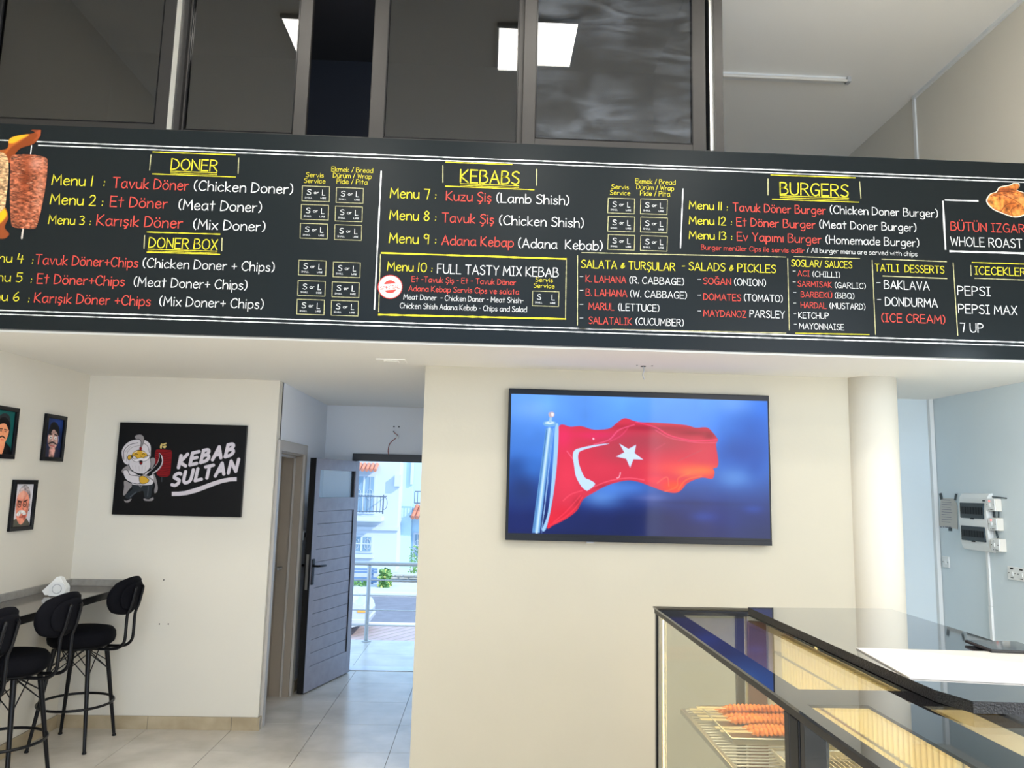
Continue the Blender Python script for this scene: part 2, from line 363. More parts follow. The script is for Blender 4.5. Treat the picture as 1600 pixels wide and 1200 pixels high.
# walls
struct('wall_left', [(XL-TH, XL, YF-.2, YG+.2, 0, ZH)], K['wall'], 'cream painted wall on the left with framed portraits')
struct('wall_logo', [(XL-.05, XC0, YG, YG+.12, 0, ZL), (XL-TH, XL, YG+.1, YD+.1, 0, ZH)], K['wall'], 'cream end wall carrying the black logo sign')
struct('wall_corridor_left', [(XC0-.15, XC0, YG+.12, 5.99, 0, ZL), (XC0-.15, XC0, 6.80, YD, 0, ZL), (XC0-.15, XC0, 5.99, 6.80, 2.04, ZL)], K['white_wall'], 'white corridor wall with beige doorway')
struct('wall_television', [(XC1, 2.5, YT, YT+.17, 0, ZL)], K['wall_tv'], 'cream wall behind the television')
struct('wall_corridor_right', [(XC1, XC1+.15, YT+.17, YD, 0, ZL)], K['white_wall'])
struct('wall_back', [(XL-TH, -1.31, YD, YD+.2, 0, ZL), (-1.31, -.36, YD, YD+.2, 2.09, ZL), (-.36, XR+TH, YD, YD+.2, 0, ZL), (XL-TH, XR+TH, YD, YD+.2, ZL, ZH)], K['white_wall'], 'white end wall above the exit door')
struct('wall_right', [(XR, XR+TH, YF-.2, -2, 0, ZH), (XR, XR+TH, 1.2, 4.15, 0, ZH), (XR, XR+TH, -2, 1.2, 0, .7), (XR, XR+TH, -2, 1.2, 3.9, ZH), (XR, XR+TH, 4.15, YD, ZL, ZH)], K['wall'], 'cream upper wall at right')  # opening in the unseen part is added to go with the side fill
struct('wall_kitchen_right', [(XR, XR+TH, 4.15, 6.1, 0, ZL)], K['kwall'], 'pale blue kitchen wall with fuse box')
struct('wall_kitchen_back', [(2.2, XR, 5.93, 6.05, 0, ZL), (2.38, 2.5, 5.05, 5.95, 0, ZL)], K['kwall'], 'pale blue back wall of the kitchen')
struct('wall_front', [(XL-TH, -2.7, YF-.2, YF, 0, ZH), (3.1, XR+TH, YF-.2, YF, 0, ZH), (-2.7, 3.1, YF-.2, YF, 4.85, ZH)], K['wall'])
struct('ceiling', [(XL-TH, XR+TH, YF-.2, YD+.2, ZH, ZH+.15)], K['ceil'], 'high white ceiling')
struct('ceiling_low', [(XL, XR, YB+.04, YD, ZL, ZL+.18)], K['ceil'], 'low white ceiling under the mezzanine')
struct('wall_mezzanine', [(XL, XR, YB+.04, 4.24, ZL+.18, 3.735)], K['wall'], 'mezzanine parapet behind the menu board')
b = MB(); b.box(1.27, 1.333, 4.24, YD, 2.75, ZH, K['unlit_wall']); b.box(XL, 1.36, 5.72, 5.82, 2.75, ZH, K['unlit_wall']); b.box(XL, XL+.02, 4.3, 5.72, 2.75, ZH, K['unlit_wall'])
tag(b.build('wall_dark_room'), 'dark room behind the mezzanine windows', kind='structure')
tag(MB().box(XL, 1.36, 4.24, 5.72, ZH-.03, ZH, K['unlit_ceil']).build('ceiling_dark_room'), kind='structure')
# round column
tag(MB().lathe([(.163, 0), (.163, ZL)], (2.555, YT+.03, 0), 40, K['wall']).build('column'), 'round cream column at the end of the television wall', kind='structure')
# skirting tiles
bb = tag(MB().box(XL, XC0-.002, YG-.008, YG, 0, .088, K['grout']).build('baseboard_logo'), 'beige tile skirting', kind='structure')
for x0, x1 in ((XL, -2.385), (-2.385, -1.785), (-1.785, XC0+.01)):
    MB().box(x0+.002, x1-.002, YG-.016, YG-.006, 0, .09, K['skirt']).build('tile', None, bb)
bb = tag(MB().box(XL, XL+.008, 3.0, YG, 0, .088, K['grout']).build('baseboard_left'), 'beige tile skirting', kind='structure')
for k in range(5): MB().box(XL+.006, XL+.016, YG-.016-.6*(k+1)+.002, YG-.018-.6*k, 0, .09, K['skirt']).build('tile', None, bb)
bb = tag(MB().box(XC0, XC0+.008, YG-.014, YG+.035, 0, .088, K['grout']).build('baseboard_corridor'), kind='structure')
MB().box(XC0+.006, XC0+.016, YG-.016, YG+.04, 0, .09, K['skirt']).build('tile', None, bb)
MB().box(XC0+.006, XC0+.016, 6.9, YD-.01, 0, .09, K['skirt']).build('tile', None, bb)
# trims / conduits on wall and ceiling
def trim(n, q, label=None): tag(MB().box(*q, K['white_plastic']).build('trim_%d' % n), label, kind='structure')
trim(1, (XR-.02, XR, YF, 5.95, ZH-.03, ZH), 'white cable trunking along the high ceiling edge')
trim(2, (XR-.014, XR, 5.93, 5.965, 2.76, ZH-.03), 'white cable trunking down the upper right wall')
trim(3, (XR-.035, XR-.003, 5.895, 5.928, 0, ZL), 'white corner trunking in the kitchen')

# ------------------------------------------------------------------ mezzanine windows
YW = 4.18
wn = empty('window_1', (0, YW, 3.74), 'bronze aluminium sliding windows above the menu board', kind='structure')
ZT = 5.14
fr = MB()
fr.box(XL, 1.335, YW-.03, YW+.09, 3.735, 3.758, K['alu_dark'])
fr.box(-2.95, -2.868, YW-.03, YW+.09, 3.758, ZT, K['alu'])
fr.box(1.285, 1.335, YW-.03, YW+.09, 3.758, ZT, K['alu']); fr.box(1.262, 1.285, YW-.005, YW+.09, 3.758, ZT, K['steel_dull'])
fr.box(-1.86, -1.832, YW-.02, YW+.09, 3.75, ZT, K['steel_dull']); fr.box(-1.832, -1.80, YW+.0, YW+.09, 3.75, ZT, K['alu_dark'])
fr.box(XL, 1.335, YW-.03, YW+.09, ZT, ZH-.0, K['alu'])
fr.build('window_frame', None, wn)
def sash(x0, x1, w0, w1, zb, rail, y, m, pane_m, dark=False):
    s = MB(); y0, y1 = y-.018, y+.018
    s.box(x0, x0+w0, y0, y1, zb, ZT-.01, m, .003); s.box(x1-w1, x1, y0, y1, zb, ZT-.01, m, .003)
    s.box(x0+w0, x1-w1, y0, y1, zb, zb+rail, m, .003); s.box(x0+w0, x1-w1, y0, y1, ZT-.06, ZT-.01, m, .003)
    o = s.build('sash', m, wn)
    g = MB(); g.box(x0+w0, x1-w1, y-.003, y+.003, zb+rail, ZT-.06, pane_m); g.build('pane', None, o)
    gs = MB()
    for a, bb_ in ((x0+w0, x0+w0+.006), (x1-w1-.006, x1-w1)): gs.box(a, bb_, y0-.001, y0+.01, zb+rail, ZT-.06, K['black_plastic'])
    gs.box(x0+w0, x1-w1, y0-.001, y0+.01, zb+rail, zb+rail+.006, K['black_plastic']); gs.build('gasket', None, o)
    return o
sash(-2.87, -1.86, .02, .072, 3.758, .036, YW+.0, K['alu_dark'], K['pane'])
sash(-1.80, -1.09, .012, .075, 3.758, .03, YW+.045, K['alu'], K['pane'])
sash(-.728, .205, .085, .075, 3.758, .03, YW+.045, K['alu'], K['pane'])
sash(.16, 1.235, .075, .078, 3.752, .045, YW+.0, K['alu'], K['pane_wiped'])

# lamps: square ceiling panels of the shop and the tube over the mezzanine
first = None
pan_lab = {(.30, 2.97): 'square white ceiling light mirrored in the right-hand mezzanine window', (-1.28, 2.97): 'square white ceiling light mirrored in the second mezzanine window from left'}
for (x, y) in ((.30, 2.97), (-1.28, 2.97), (1.9, 2.97), (.3, .6), (-1.28, .6), (1.9, .6), (.3, -1.8), (-1.28, -1.8), (1.9, -1.8)):
    p = empty('ceiling_light', (x, y, ZH), pan_lab.get((x, y), 'square white ceiling light panel, %s of the %s row, outside the picture' % ({-1.28: 'left', .3: 'middle', 1.9: 'right'}[x], {2.97: 'rear', .6: 'middle', -1.8: 'front'}[y])), 'light', 'square ceiling panels')
    f = MB()
    for q in ((x-.3, x+.3, y-.3, y-.285), (x-.3, x+.3, y+.285, y+.3), (x-.3, x-.285, y-.285, y+.285), (x+.285, x+.3, y-.285, y+.285)): f.box(*q, ZH-.03, ZH, K['white_plastic'])
    f.build('frame', None, p); one('diffuser', K['lamp'], p, b=(x-.285, x+.285, y-.285, y+.285, ZH-.022, ZH-.005))
tb = empty('tube_light', (2.1, 5.72, ZH), 'unlit white fluorescent tube batten on the high ceiling', 'light')
MB().box(1.45, 2.86, 5.69, 5.75, ZH-.035, ZH, K['white_plastic'], .004).build('housing', None, tb)
MB().tube([(1.48, 5.66, ZH-.05), (2.83, 5.66, ZH-.05)], .013, K['lamp_off'] if 'lamp_off' in K else K['cream_plastic'], 12).build('tube', None, tb)
MB().box(2.83, 2.86, 5.645, 5.70, ZH-.065, ZH-.02, K['grey_plastic'], .003).build('lamp_holder', None, tb)

# ------------------------------------------------------------------ hand lettering: single-stroke alphabet, cap height 10
G = {
'A': (6.6, '0 0,3.3 10,6.6 0|1.2 3.4,5.5 3.4'), 'B': (5.8, '0 0,.2 10|~.2 10,3.6 9.8,4.8 8,3.4 5.9,.3 5.4|~.3 5.4,4 5.3,5.8 3,4.2 .5,0 0'),
'C': (6, '~6 8.4,4.4 10,1.8 9,0 5,1.2 1.2,3.6 0,6 1.5'), 'D': (6.2, '0 0,.2 10|~.2 10,4 8.9,6.2 5.2,4.4 1.2,0 0'),
'E': (5, '5 10,0 10,0 0,5.2 0|0 5.2,4.4 5.2'), 'F': (4.8, '4.8 10,0 10,0 0|0 5.2,4 5.2'),
'G': (6.2, '~6 8.6,4.2 10,1.6 9,0 5,1.2 1.1,3.6 0,6 1.6|6 0,6 4.4,3.4 4.4'), 'H': (6, '0 0,0 10|6 0,6 10|0 5,6 5'),
'I': (3.4, '0 10,3.4 10|1.7 10,1.7 0|0 0,3.4 0'), 'J': (5, '~5 10,5 3,4 .4,2 0,0 1.6'), 'K': (5.6, '0 0,0 10|5.2 10,.2 4.4,5.6 0'),
'L': (4.8, '0 10,0 0,4.8 0'), 'M': (7.6, '0 0,.8 10,3.8 3.2,6.8 10,7.6 0'), 'N': (6, '0 0,.2 10,5.8 0,6 10'),
'O': (6.8, '~3.4 10,1 8.4,0 5,1 1.4,3.4 0,5.8 1.4,6.8 5,5.8 8.6,3.4 10'), 'P': (5.4, '0 0,.2 10|~.2 10,4 9.6,5.4 7.4,3.8 5.2,.2 4.8'),
'Q': (6.8, '~3.4 10,1 8.4,0 5,1 1.4,3.4 0,5.8 1.4,6.8 5,5.8 8.6,3.4 10|4.4 2.4,7 -.6'),
'R': (5.8, '0 0,.2 10|~.2 10,4 9.6,5.4 7.5,3.8 5.4,.2 5|2.4 5,5.8 0'), 'S': (5.2, '~5.2 8.8,3.4 10,1 9,.6 7,2.8 5.4,5 3.6,4.6 1,2.4 0,0 1.2'),
'T': (6, '0 10,6 10|3 10,3 0'), 'U': (6, '~0 10,0 3.4,1.1 .6,3 0,5 .8,5.9 3.6,6 10'), 'V': (6, '0 10,3 0,6 10'), 'W': (8, '0 10,2 0,4 8,6 0,8 10'),
'X': (5.4, '0 10,5.4 0|5.4 10,0 0'), 'Y': (5.8, '0 10,2.9 5,5.8 10|2.9 5,2.7 0'), 'Z': (5.4, '0 10,5.4 10,0 0,5.4 0'),
'a': (5.2, '~4.8 5.4,3 6.3,.8 5.2,0 2.8,1 .4,3 .2,4.8 2.6|~4.9 6.2,4.7 2.4,5.4 .1'), 'b': (4.8, '0 10,0 0|~0 4.2,2.6 6.3,4.7 4.6,4.5 1.4,2.3 0,0 .9'),
'c': (4.4, '~4.4 5.2,2.6 6.3,.5 4.8,.1 2,1.8 0,4.4 1'), 'd': (5, '5 10,5 0|~5 4.6,2.8 6.3,.6 4.8,.1 1.8,2.2 0,5 1.7'),
'e': (4.8, '~.3 3.3,4.6 3.8,3.9 5.8,1.9 6.2,.3 3.8,.8 .9,2.8 0,4.8 1.2'), 'f': (3.6, '~3.6 9.4,2.2 10,1.2 8,1.2 0|0 5.8,3.2 5.8'),
'g': (5, '~4.8 5.4,3 6.3,.7 5,.1 2.6,1.4 .6,3.2 .6,4.8 2.6|~4.9 6.2,4.9 -1.4,3.2 -3,.6 -2.4'), 'h': (4.6, '0 10,0 0|~0 3.6,1.6 5.8,3.4 6.1,4.5 4.4,4.6 0'),
'ı': (.6, '.3 6.2,.3 0'), 'i': (.6, '.3 6.2,.3 0|.3 8.4,.35 9.1'), 'j': (2, '~1.8 6.2,1.8 -1.6,0 -2.6|1.8 8.4,1.85 9.1'), 'k': (4.2, '0 10,0 0|4 6.2,.1 2.6,4.2 0'),
'l': (.6, '.3 10,.3 0'), 'm': (7.4, '0 6.2,0 0|~0 3.8,1.4 6,2.8 5.8,3.6 4.2,3.7 0|~3.7 3.8,5 6,6.4 5.8,7.3 4.2,7.4 0'),
'n': (4.6, '0 6.2,0 0|~0 3.6,1.6 5.9,3.4 6.1,4.5 4.4,4.6 0'), 'o': (5, '~2.5 6.3,.6 5.1,0 3,.8 .8,2.5 0,4.3 .9,5 3.2,4.4 5.3,2.5 6.3'),
'p': (4.8, '0 6.2,.1 -3.2|~0 4.4,2.6 6.3,4.7 4.6,4.5 1.4,2.3 0,.1 .9'), 'q': (5, '~4.8 5.4,3 6.3,.7 5,.1 2.6,1.4 .4,4.8 2|4.9 6.2,4.9 -3'),
'r': (3.4, '0 6.2,.1 0|~.1 3.4,1.4 5.6,3.4 6'), 's': (4, '~3.8 5.3,2.2 6.3,.6 5.3,1.2 3.7,3 2.9,3.8 1.5,2.2 0,0 .9'), 't': (4, '2 9.2,1.9 0|0 6.2,4 6.4'),
'u': (4.8, '~0 6.2,.1 2,1.4 .1,3.4 .4,4.6 2.4|4.7 6.2,4.8 0'), 'v': (4.6, '0 6.2,2.2 0,4.6 6.2'), 'w': (6.6, '0 6.2,1.6 0,3.3 5,5 0,6.6 6.2'),
'x': (4.6, '0 6.2,4.6 0|4.6 6.2,0 0'), 'y': (4.6, '0 6.2,2.4 .4|4.6 6.2,.8 -3'), 'z': (4.4, '0 6.2,4.2 6.2,0 0,4.4 0'),
'0': (6.2, '~3.1 10,.8 8,.2 4.6,1.2 1,3.2 0,5.2 1.2,6 5,5.2 8.6,3.1 10'), '1': (1, '.8 10,.3 0'), '2': (5, '~.2 8,2.2 10,4.4 8.6,3.8 5,0 0|0 0,5.2 0'),
'3': (4.6, '~0 9,2.4 10,4.2 8,2 5.6|~2 5.6,4.6 4,3.6 .6,0 .6'), '4': (5, '.8 10,0 4,5 4.2|3.8 8,3.2 -.4'), '5': (5, '4.8 10,.6 10,.4 6|~.4 6,3.6 6.4,4.8 3.2,3 .2,0 .6'),
'6': (4.6, '~3.6 10,.8 6.4,.1 2.4,2 0,4.4 1.8,3.6 4.6,.8 3.6'), '7': (5, '0 10,4.8 10,2.8 0'), '8': (4.8, '~2.6 5.4,.6 7.6,2.4 10,4.4 7.8,2.4 5.2,.1 2.6,2.4 0,4.8 2.6,2.6 5.4'),
'9': (4.8, '~4.4 8.4,2.2 10,.2 7.6,2 5.4,4.5 7|4.6 9.2,4.2 0'), '(': (2.2, '~2.2 10.4,.4 7.6,.3 2.4,2 -.6'), ')': (2.2, '~0 10.4,1.8 7.6,1.9 2.4,.1 -.6'),
':': (1, '.4 6,.5 4.9|.4 1.7,.3 .6'), '-': (3, '0 4.6,3 4.8'), '+': (4.4, '2.2 7,2.2 1.4|0 4.2,4.4 4.2'), '/': (3.4, '0 -.4,3.4 10'), '.': (.6, '.2 .9,.3 .1'),
'&': (5, '~4.6 3,2.6 1.2,.6 1.6,.8 4,3.2 5.6,4.2 7,2.6 7.4,2 5.6,2.6 1|.4 4,5 4'),
}
for k_, base, acc in (('ö', 'o', '1.2 8.2,1.2 9|3.8 8.2,3.8 9'), ('ü', 'u', '1 8.2,1 9|3.6 8.2,3.6 9'), ('ş', 's', '~1.8 -.2,2.6 -1.4,1.2 -2.2'), ('Ş', 'S', '~2.4 -.2,3.2 -1.8,1.6 -2.8'),
                      ('Ü', 'U', '1.6 11.6,1.6 12.6|4.4 11.6,4.4 12.6'), ('Ğ', 'G', '~1.4 12.6,3 11.6,4.8 12.8')):
    G[k_] = (G[base][0], G[base][1]+'|'+acc)
def glyphs(text, gap=1.75, space=3.4):
    out = []; x = 0
    for ch in text:
        if ch == ' ': x += space; continue
        w, st = G[ch]
        for q in st.split('|'):
            sm = q[0] == '~'; P = [tuple(map(float, a.split())) for a in q.lstrip('~').split(',')]
            if sm: P = [tuple(a) for a in cat(P, False, 4)]
            out.append([(x+a, b_) for a, b_ in P])
        x += w+gap
    return out, x-gap
def ribbon(mb, pts, w, y, m, jit=.16, wend=None):
    """flat chalk stroke in the plane Y=y; pts are (X,z)"""
    P = [np.array(p, float) for p in pts]; Q = [P[0]]
    for a, b_ in zip(P, P[1:]):
        L = np.linalg.norm(b_-a); n = max(1, int(L/(w*3.5)))
        for k in range(1, n+1): Q.append(a+(b_-a)*k/n)
    vs = []; fs = []; N = len(Q)
    for i, p in enumerate(Q):
        t = Q[min(i+1, N-1)]-Q[max(i-1, 0)]; t = t/(np.linalg.norm(t)+1e-9)
        if i == 0: p = p-t*w*.35
        if i == N-1: p = p+t*w*.35
        nrm = np.array([-t[1], t[0]]); ww = w*(1+random.uniform(-jit, jit))
        if 0 < i < N-1:
            t1 = Q[i]-Q[i-1]; t2 = Q[i+1]-Q[i]; c = float(np.dot(t1, t2)/(np.linalg.norm(t1)*np.linalg.norm(t2)+1e-9)); ww *= min(1.5, 1/max(.5, math.sqrt(max(0, (1+c)/2))))
        vs += [(p[0]+nrm[0]*ww/2, y, p[1]+nrm[1]*ww/2), (p[0]-nrm[0]*ww/2, y, p[1]-nrm[1]*ww/2)]
    for i in range(N-1): fs.append((2*i, 2*i+1, 2*i+3, 2*i+2))
    mb.add(vs, fs, m)
YL = YB-.0012
def xz(px, py, y=YL): p = on(px, py, 1, y); return p.x, p.z
PXM = (YB)/CF          # metres per photograph pixel on the board, roughly
def write(mb, text, x0, yb, x1, cap, m, w=None, y=YL):
    X0, Z = xz(x0, yb, y); X1, _ = xz(x1, yb+.036*(x1-x0), y); st, W_ = glyphs(text); sx = (X1-X0)/W_; sz = cap*PXM/10
    for q in st: ribbon(mb, [(X0+a*sx, Z+b_*sz) for a, b_ in q], w or max(.0023, cap*PXM*.098), y, m)
WHT, YEL, PAL, RED = K['chalk_white'], K['chalk_yellow'], K['chalk_pale'], K['chalk_red']
board = empty('menu_board', (0, YB, 2.58), 'long black chalkboard-style menu sign across the mezzanine edge', 'sign')
MB().box(XL+.002, XR-.002, YB, YB+.035, 2.58, 3.748, K['board'], .002).build('panel', None, board)
def text(t, x0, yb, x1, cap, m):
    q = MB(); write(q, t, x0, yb, x1, cap, m); return q.build('lettering', None, board)
def strokes(name, segs):
    for (x0, y0, x1, y1, w, m) in segs:
        q = MB(); ribbon(q, [xz(x0, y0), xz(x1, y1)], w*PXM, YL, m, .3); q.build(name, None, board)
strokes('border_line', [(-20, 218.2, 1620, 281, 1.8, WHT), (60, 227, 1620, 285.6, 1.7, WHT), (-20, 484.2, 1620, 535.5, 1.9, WHT), (-20, 490.2, 1620, 541, 1.7, WHT)])
def title(t, x0, yb, x1, cap, box, under):
    text(t, x0, yb, x1, cap, YEL)
    (a, b_, c, d), (e, f, g, h), (i, j, k, l), (m_, n, o, p) = box
    s = [(a, b_, c, d, 1.7, YEL), (e, f, g, h, 1.5, YEL), (i, j, k, l, 1.4, PAL), (m_, n, o, p, 1.4, PAL)]
    if under: s += [(under[0], under[1], under[2], under[3], 1.2, YEL), (under[0], under[1]+2.9, under[2], under[3]+2.9, .9, YEL)]
    strokes('title_line', s)
title('DONER', 267, 264.8, 339, 18.5, ((239, 237.3, 368, 242.2), (238, 271.7, 368, 276.6), (236, 242, 233.7, 266), (373, 247, 372, 271)), (266.7, 267.3, 338.7, 270))
title('DONER BOX', 232, 386.6, 339, 16.5, ((230, 362.6, 343.6, 366), (229.5, 394, 343.6, 397.5), (226, 368, 225, 388.5), (347, 372, 346.4, 392)), (231, 389.4, 339, 392.6))
title('KEBABS', 719.4, 284.6, 810.6, 21.5, ((696.7, 253.3, 800, 257), (696, 290.9, 834.4, 296.5), (692, 258.7, 692, 284.8), (838.4, 264.5, 838.4, 289.7)), (719.4, 286.8, 810.6, 290.3))
title('BURGERS', 1219, 303.5, 1325.3, 20.5, ((1204.5, 273.3, 1336, 277.9), (1206.7, 311.2, 1341.9, 316), (1200, 279.5, 1200, 304.8), (1343.2, 284, 1345.3, 309.9)), (1219, 305.6, 1326, 309.6))
for n, x0, x1, yb, cap, col in [l for l in [
 ('Menu 1', 81, 144, 288.4, 17, 'Y'), (':', 161, 165, 291, 14, 'Y'), ('Tavuk Döner', 176, 294, 293, 17, 'R'), ('(Chicken Doner)', 303, 457, 297.3, 16.5, 'W'),
 ('Menu 2', 78.3, 148.5, 318.7, 17, 'Y'), (':', 158, 162, 322, 14, 'Y'), ('Et Döner', 172, 261, 322.5, 17, 'R'), ('(Meat Doner)', 279, 408, 326.8, 16.5, 'W'),
 ('Menu 3', 75.6, 131, 349.5, 14.5, 'Y'), (':', 139, 143, 352, 12, 'Y'), ('Karışık Döner', 151, 284.5, 351.8, 17.5, 'R'), ('(Mix Doner)', 302, 413.7, 357.4, 16, 'W'),
 ('Menu 4', -30, 36, 408.4, 14.5, 'Y'), (':', 49, 53, 412, 12, 'Y'), ('Tavuk Döner+Chips', 55, 215, 412.6, 15.5, 'R'), ('(Chicken Doner + Chips)', 223, 428, 417.6, 15, 'W'),
 ('Menu 5', -33, 34, 438.4, 14.5, 'Y'), (':', 47, 51, 442.5, 12, 'Y'), ('Et Döner+Chips', 57.7, 194, 442.6, 15.5, 'R'), ('(Meat Doner+ Chips)', 209, 385.5, 447, 15, 'W'),
 ('Menu 6', -38, 29, 468.4, 14.5, 'Y'), (':', 43, 47, 472.6, 12, 'Y'), ('Karışık Döner +Chips', 53.6, 234.5, 472.3, 15.5, 'R'), ('(Mix Doner+ Chips)', 249, 410.8, 477.3, 15, 'W'),
 ('Servis', 478, 505.5, 276.3, 7.6, 'Y'), ('Service', 475, 508, 285.4, 7.6, 'Y'), ('Ekmek / Bread', 518, 582.5, 267.6, 8, 'Y'), ('Dürüm / Wrap', 520.5, 580, 277.2, 8, 'Y'), ('Pide / Pita', 526, 574, 286.6, 8, 'Y'),
 ('Menu 7', 609.6, 671, 308.8, 16.5, 'Y'), (':', 679, 683, 310.5, 12, 'Y'), ('Kuzu Şiş', 697.4, 767.4, 312.8, 15.5, 'R'), ('(Lamb Shish)', 776, 888.6, 315.9, 15.5, 'W'),
 ('Menu 8', 608.7, 670.3, 342.8, 16, 'Y'), (':', 679, 683, 345, 12, 'Y'), ('Tavuk Şiş', 690.9, 771.4, 346.9, 15.5, 'R'), ('(Chicken Shish)', 780.3, 911.4, 350.8, 15.5, 'W'),
 ('Menu 9', 608, 669.9, 379, 16, 'Y'), (':', 679, 683, 380.5, 12, 'Y'), ('Adana Kebap', 690.4, 801.8, 382.2, 15.5, 'R'), ('(Adana  Kebab)', 810, 941, 386.6, 15.5, 'W'),
 ('Menu 10', 605.2, 666.4, 422.6, 14.5, 'Y'), (':', 673, 677, 425, 11, 'Y'), ('FULL TASTY MIX KEBAB', 683.4, 872.3, 426.7, 15, 'W'),
 ('Et -Tavuk Şiş - Et - Tavuk Döner', 643.5, 805.7, 440.2, 9, 'R'), ('Adana Kebap Servis Cips ve salata', 638.4, 810.6, 454.6, 9, 'R'),
 ('Meat Doner  - Chicken Doner - Meat Shish-', 630.7, 817.6, 467.6, 8.6, 'W'), ('Chicken Shish Adana Kebab - Chips and Salad', 625, 822.8, 481.4, 8.6, 'W'),
 ('Servis', 836.8, 863.6, 440.2, 7.2, 'Y'), ('Service', 834, 866, 449.3, 7.2, 'Y'),
 ('Servis', 955.4, 982.2, 295, 7.6, 'Y'), ('Service', 953.2, 984.4, 304, 7.6, 'Y'), ('Ekmek / Bread', 992.9, 1055.2, 286.2, 8, 'Y'), ('Dürüm / Wrap', 994.8, 1052.8, 295.6, 8, 'Y'), ('Pide / Pita', 1000.4, 1046.8, 305.2, 8, 'Y'),
 ('SALATA & TURŞULAR', 908.3, 1054.5, 418.2, 13, 'Y'), ('- SALADS & PICKLES', 1066, 1212, 421.4, 13, 'Y'),
 ('-', 906, 911, 435.5, 8, 'W'), ('K. LAHANA', 915.5, 977.9, 440.4, 11, 'R'), ('(R. CABBAGE)', 983.9, 1068.5, 442.5, 11, 'W'),
 ('-', 906, 911, 457, 8, 'W'), ('B. LAHANA', 915.5, 979.6, 461.8, 11, 'R'), ('(W. CABBAGE)', 985, 1072.9, 463.8, 11, 'W'),
 ('-', 906, 911, 479, 8, 'W'), ('MARUL', 919.9, 959.3, 483.4, 11, 'R'), ('(LETTUCE)', 966.3, 1029.9, 484.8, 11, 'W'),
 ('-', 906, 911, 500.5, 8, 'W'), ('SALATALIK', 919.9, 987, 505.6, 11, 'R'), ('(CUCUMBER)', 993.6, 1068, 507.2, 11, 'W'),
 ('-', 1090, 1095, 440, 8, 'W'), ('SOĞAN', 1099, 1142, 443.7, 10.5, 'R'), ('(ONION)', 1147.6, 1196.5, 445.4, 11, 'W'),
 ('-', 1090, 1095, 464.5, 8, 'W'), ('DOMATES', 1099.5, 1157.5, 468.4, 10.5, 'R'), ('(TOMATO)', 1163, 1222.7, 469.9, 11, 'W'),
 ('-', 1090, 1095, 489.5, 8, 'W'), ('MAYDANOZ', 1099.5, 1165.7, 494, 10.5, 'R'), ('PARSLEY', 1171.7, 1226, 495.5, 11.5, 'W'),
 ('Menu 11', 1077, 1127.7, 326.3, 13.5, 'Y'), (':', 1135, 1138.5, 329, 11, 'Y'), ('Tavuk Döner Burger', 1145.4, 1290, 329.7, 14, 'R'), ('(Chicken Doner Burger)', 1297.3, 1465.3, 333.4, 13.5, 'W'),
 ('Menu 12', 1077, 1133.8, 349.8, 13.5, 'Y'), (':', 1141.5, 1145, 352, 11, 'Y'), ('Et Döner Burger', 1151.2, 1273.9, 352.8, 14, 'R'), ('(Meat Doner Burger)', 1280.8, 1431.5, 356.2, 13.5, 'W'),
 ('Menu 13', 1077, 1134.2, 372.9, 13.5, 'Y'), (':', 1142, 1145.5, 375, 11, 'Y'), ('Ev Yapımı Burger', 1151.9, 1283.5, 375.6, 14, 'R'), ('(Homemade Burger)', 1290.7, 1436, 380.2, 13.5, 'W'),
 ('Burger menüler Cips ile servis edilir', 1095.8, 1256.8, 389.8, 8, 'R'), ('/ All burger menu are served with chips', 1260.8, 1433.3, 394.4, 8, 'W'),
 ('SOSLAR/ SAUCES', 1236.8, 1331.2, 415.8, 11, 'Y'), ('-', 1239, 1243, 427, 8, 'W'), ('ACI', 1246.7, 1264.8, 431, 9, 'R'), ('(CHILLI)', 1270, 1312.5, 432.2, 9, 'W'),
 ('-', 1239, 1243, 444, 8, 'W'), ('SARMISAK', 1246.7, 1299.5, 447.4, 9, 'R'), ('(GARLIC)', 1304.8, 1352.5, 449.6, 9, 'W'),
 ('-', 1240, 1244, 460.5, 8, 'W'), ('BARBEKÜ', 1251.5, 1300, 464, 9, 'R'), ('(BBQ)', 1304.8, 1334.7, 465.7, 9, 'W'),
 ('-', 1240, 1244, 477, 8, 'W'), ('HARDAL', 1251.5, 1291.2, 480.8, 9.5, 'R'), ('(MUSTARD)', 1296.8, 1352, 482, 9.5, 'W'),
 ('-', 1240.5, 1244, 493.5, 8, 'W'), ('KETCHUP', 1248, 1294.7, 496.8, 9.5, 'W'), ('-', 1241, 1244.5, 510, 8, 'W'), ('MAYONNAISE', 1248.8, 1318.7, 513.6, 9.5, 'W'),
 ('TATLI  DESSERTS', 1367.5, 1475.2, 423.5, 12, 'Y'), ('-', 1370, 1375.5, 446, 10, 'W'), ('BAKLAVA', 1381.9, 1452, 451, 14, 'W'), ('-', 1371, 1376.5, 472.5, 10, 'W'), ('DONDURMA', 1383.5, 1464.8, 477.5, 14, 'W'),
 ('(ICE CREAM)', 1377.9, 1476.8, 502.5, 13.5, 'R'), ('ICECEKLER', 1523.5, 1602.5, 428.4, 13, 'Y'), ('PEPSI', 1496.5, 1547.5, 460.6, 14.5, 'W'), ('PEPSI MAX', 1498, 1589.3, 489, 14.5, 'W'), ('7 UP', 1500.8, 1536.5, 518.4, 14.5, 'W'),
 ('BÜTÜN IZGARA', 1485.9, 1614, 359.8, 14.5, 'R'), ('WHOLE ROAST', 1485.9, 1597.5, 383.6, 15, 'W')]]:
    text(n, x0, yb, x1, cap, {'Y': YEL, 'R': RED, 'W': WHT}[col])
strokes('divider_line', [(595.7, 267.5, 585, 483, 2.2, WHT), (1067.3, 295, 1063.2, 387.4, 2, WHT)])
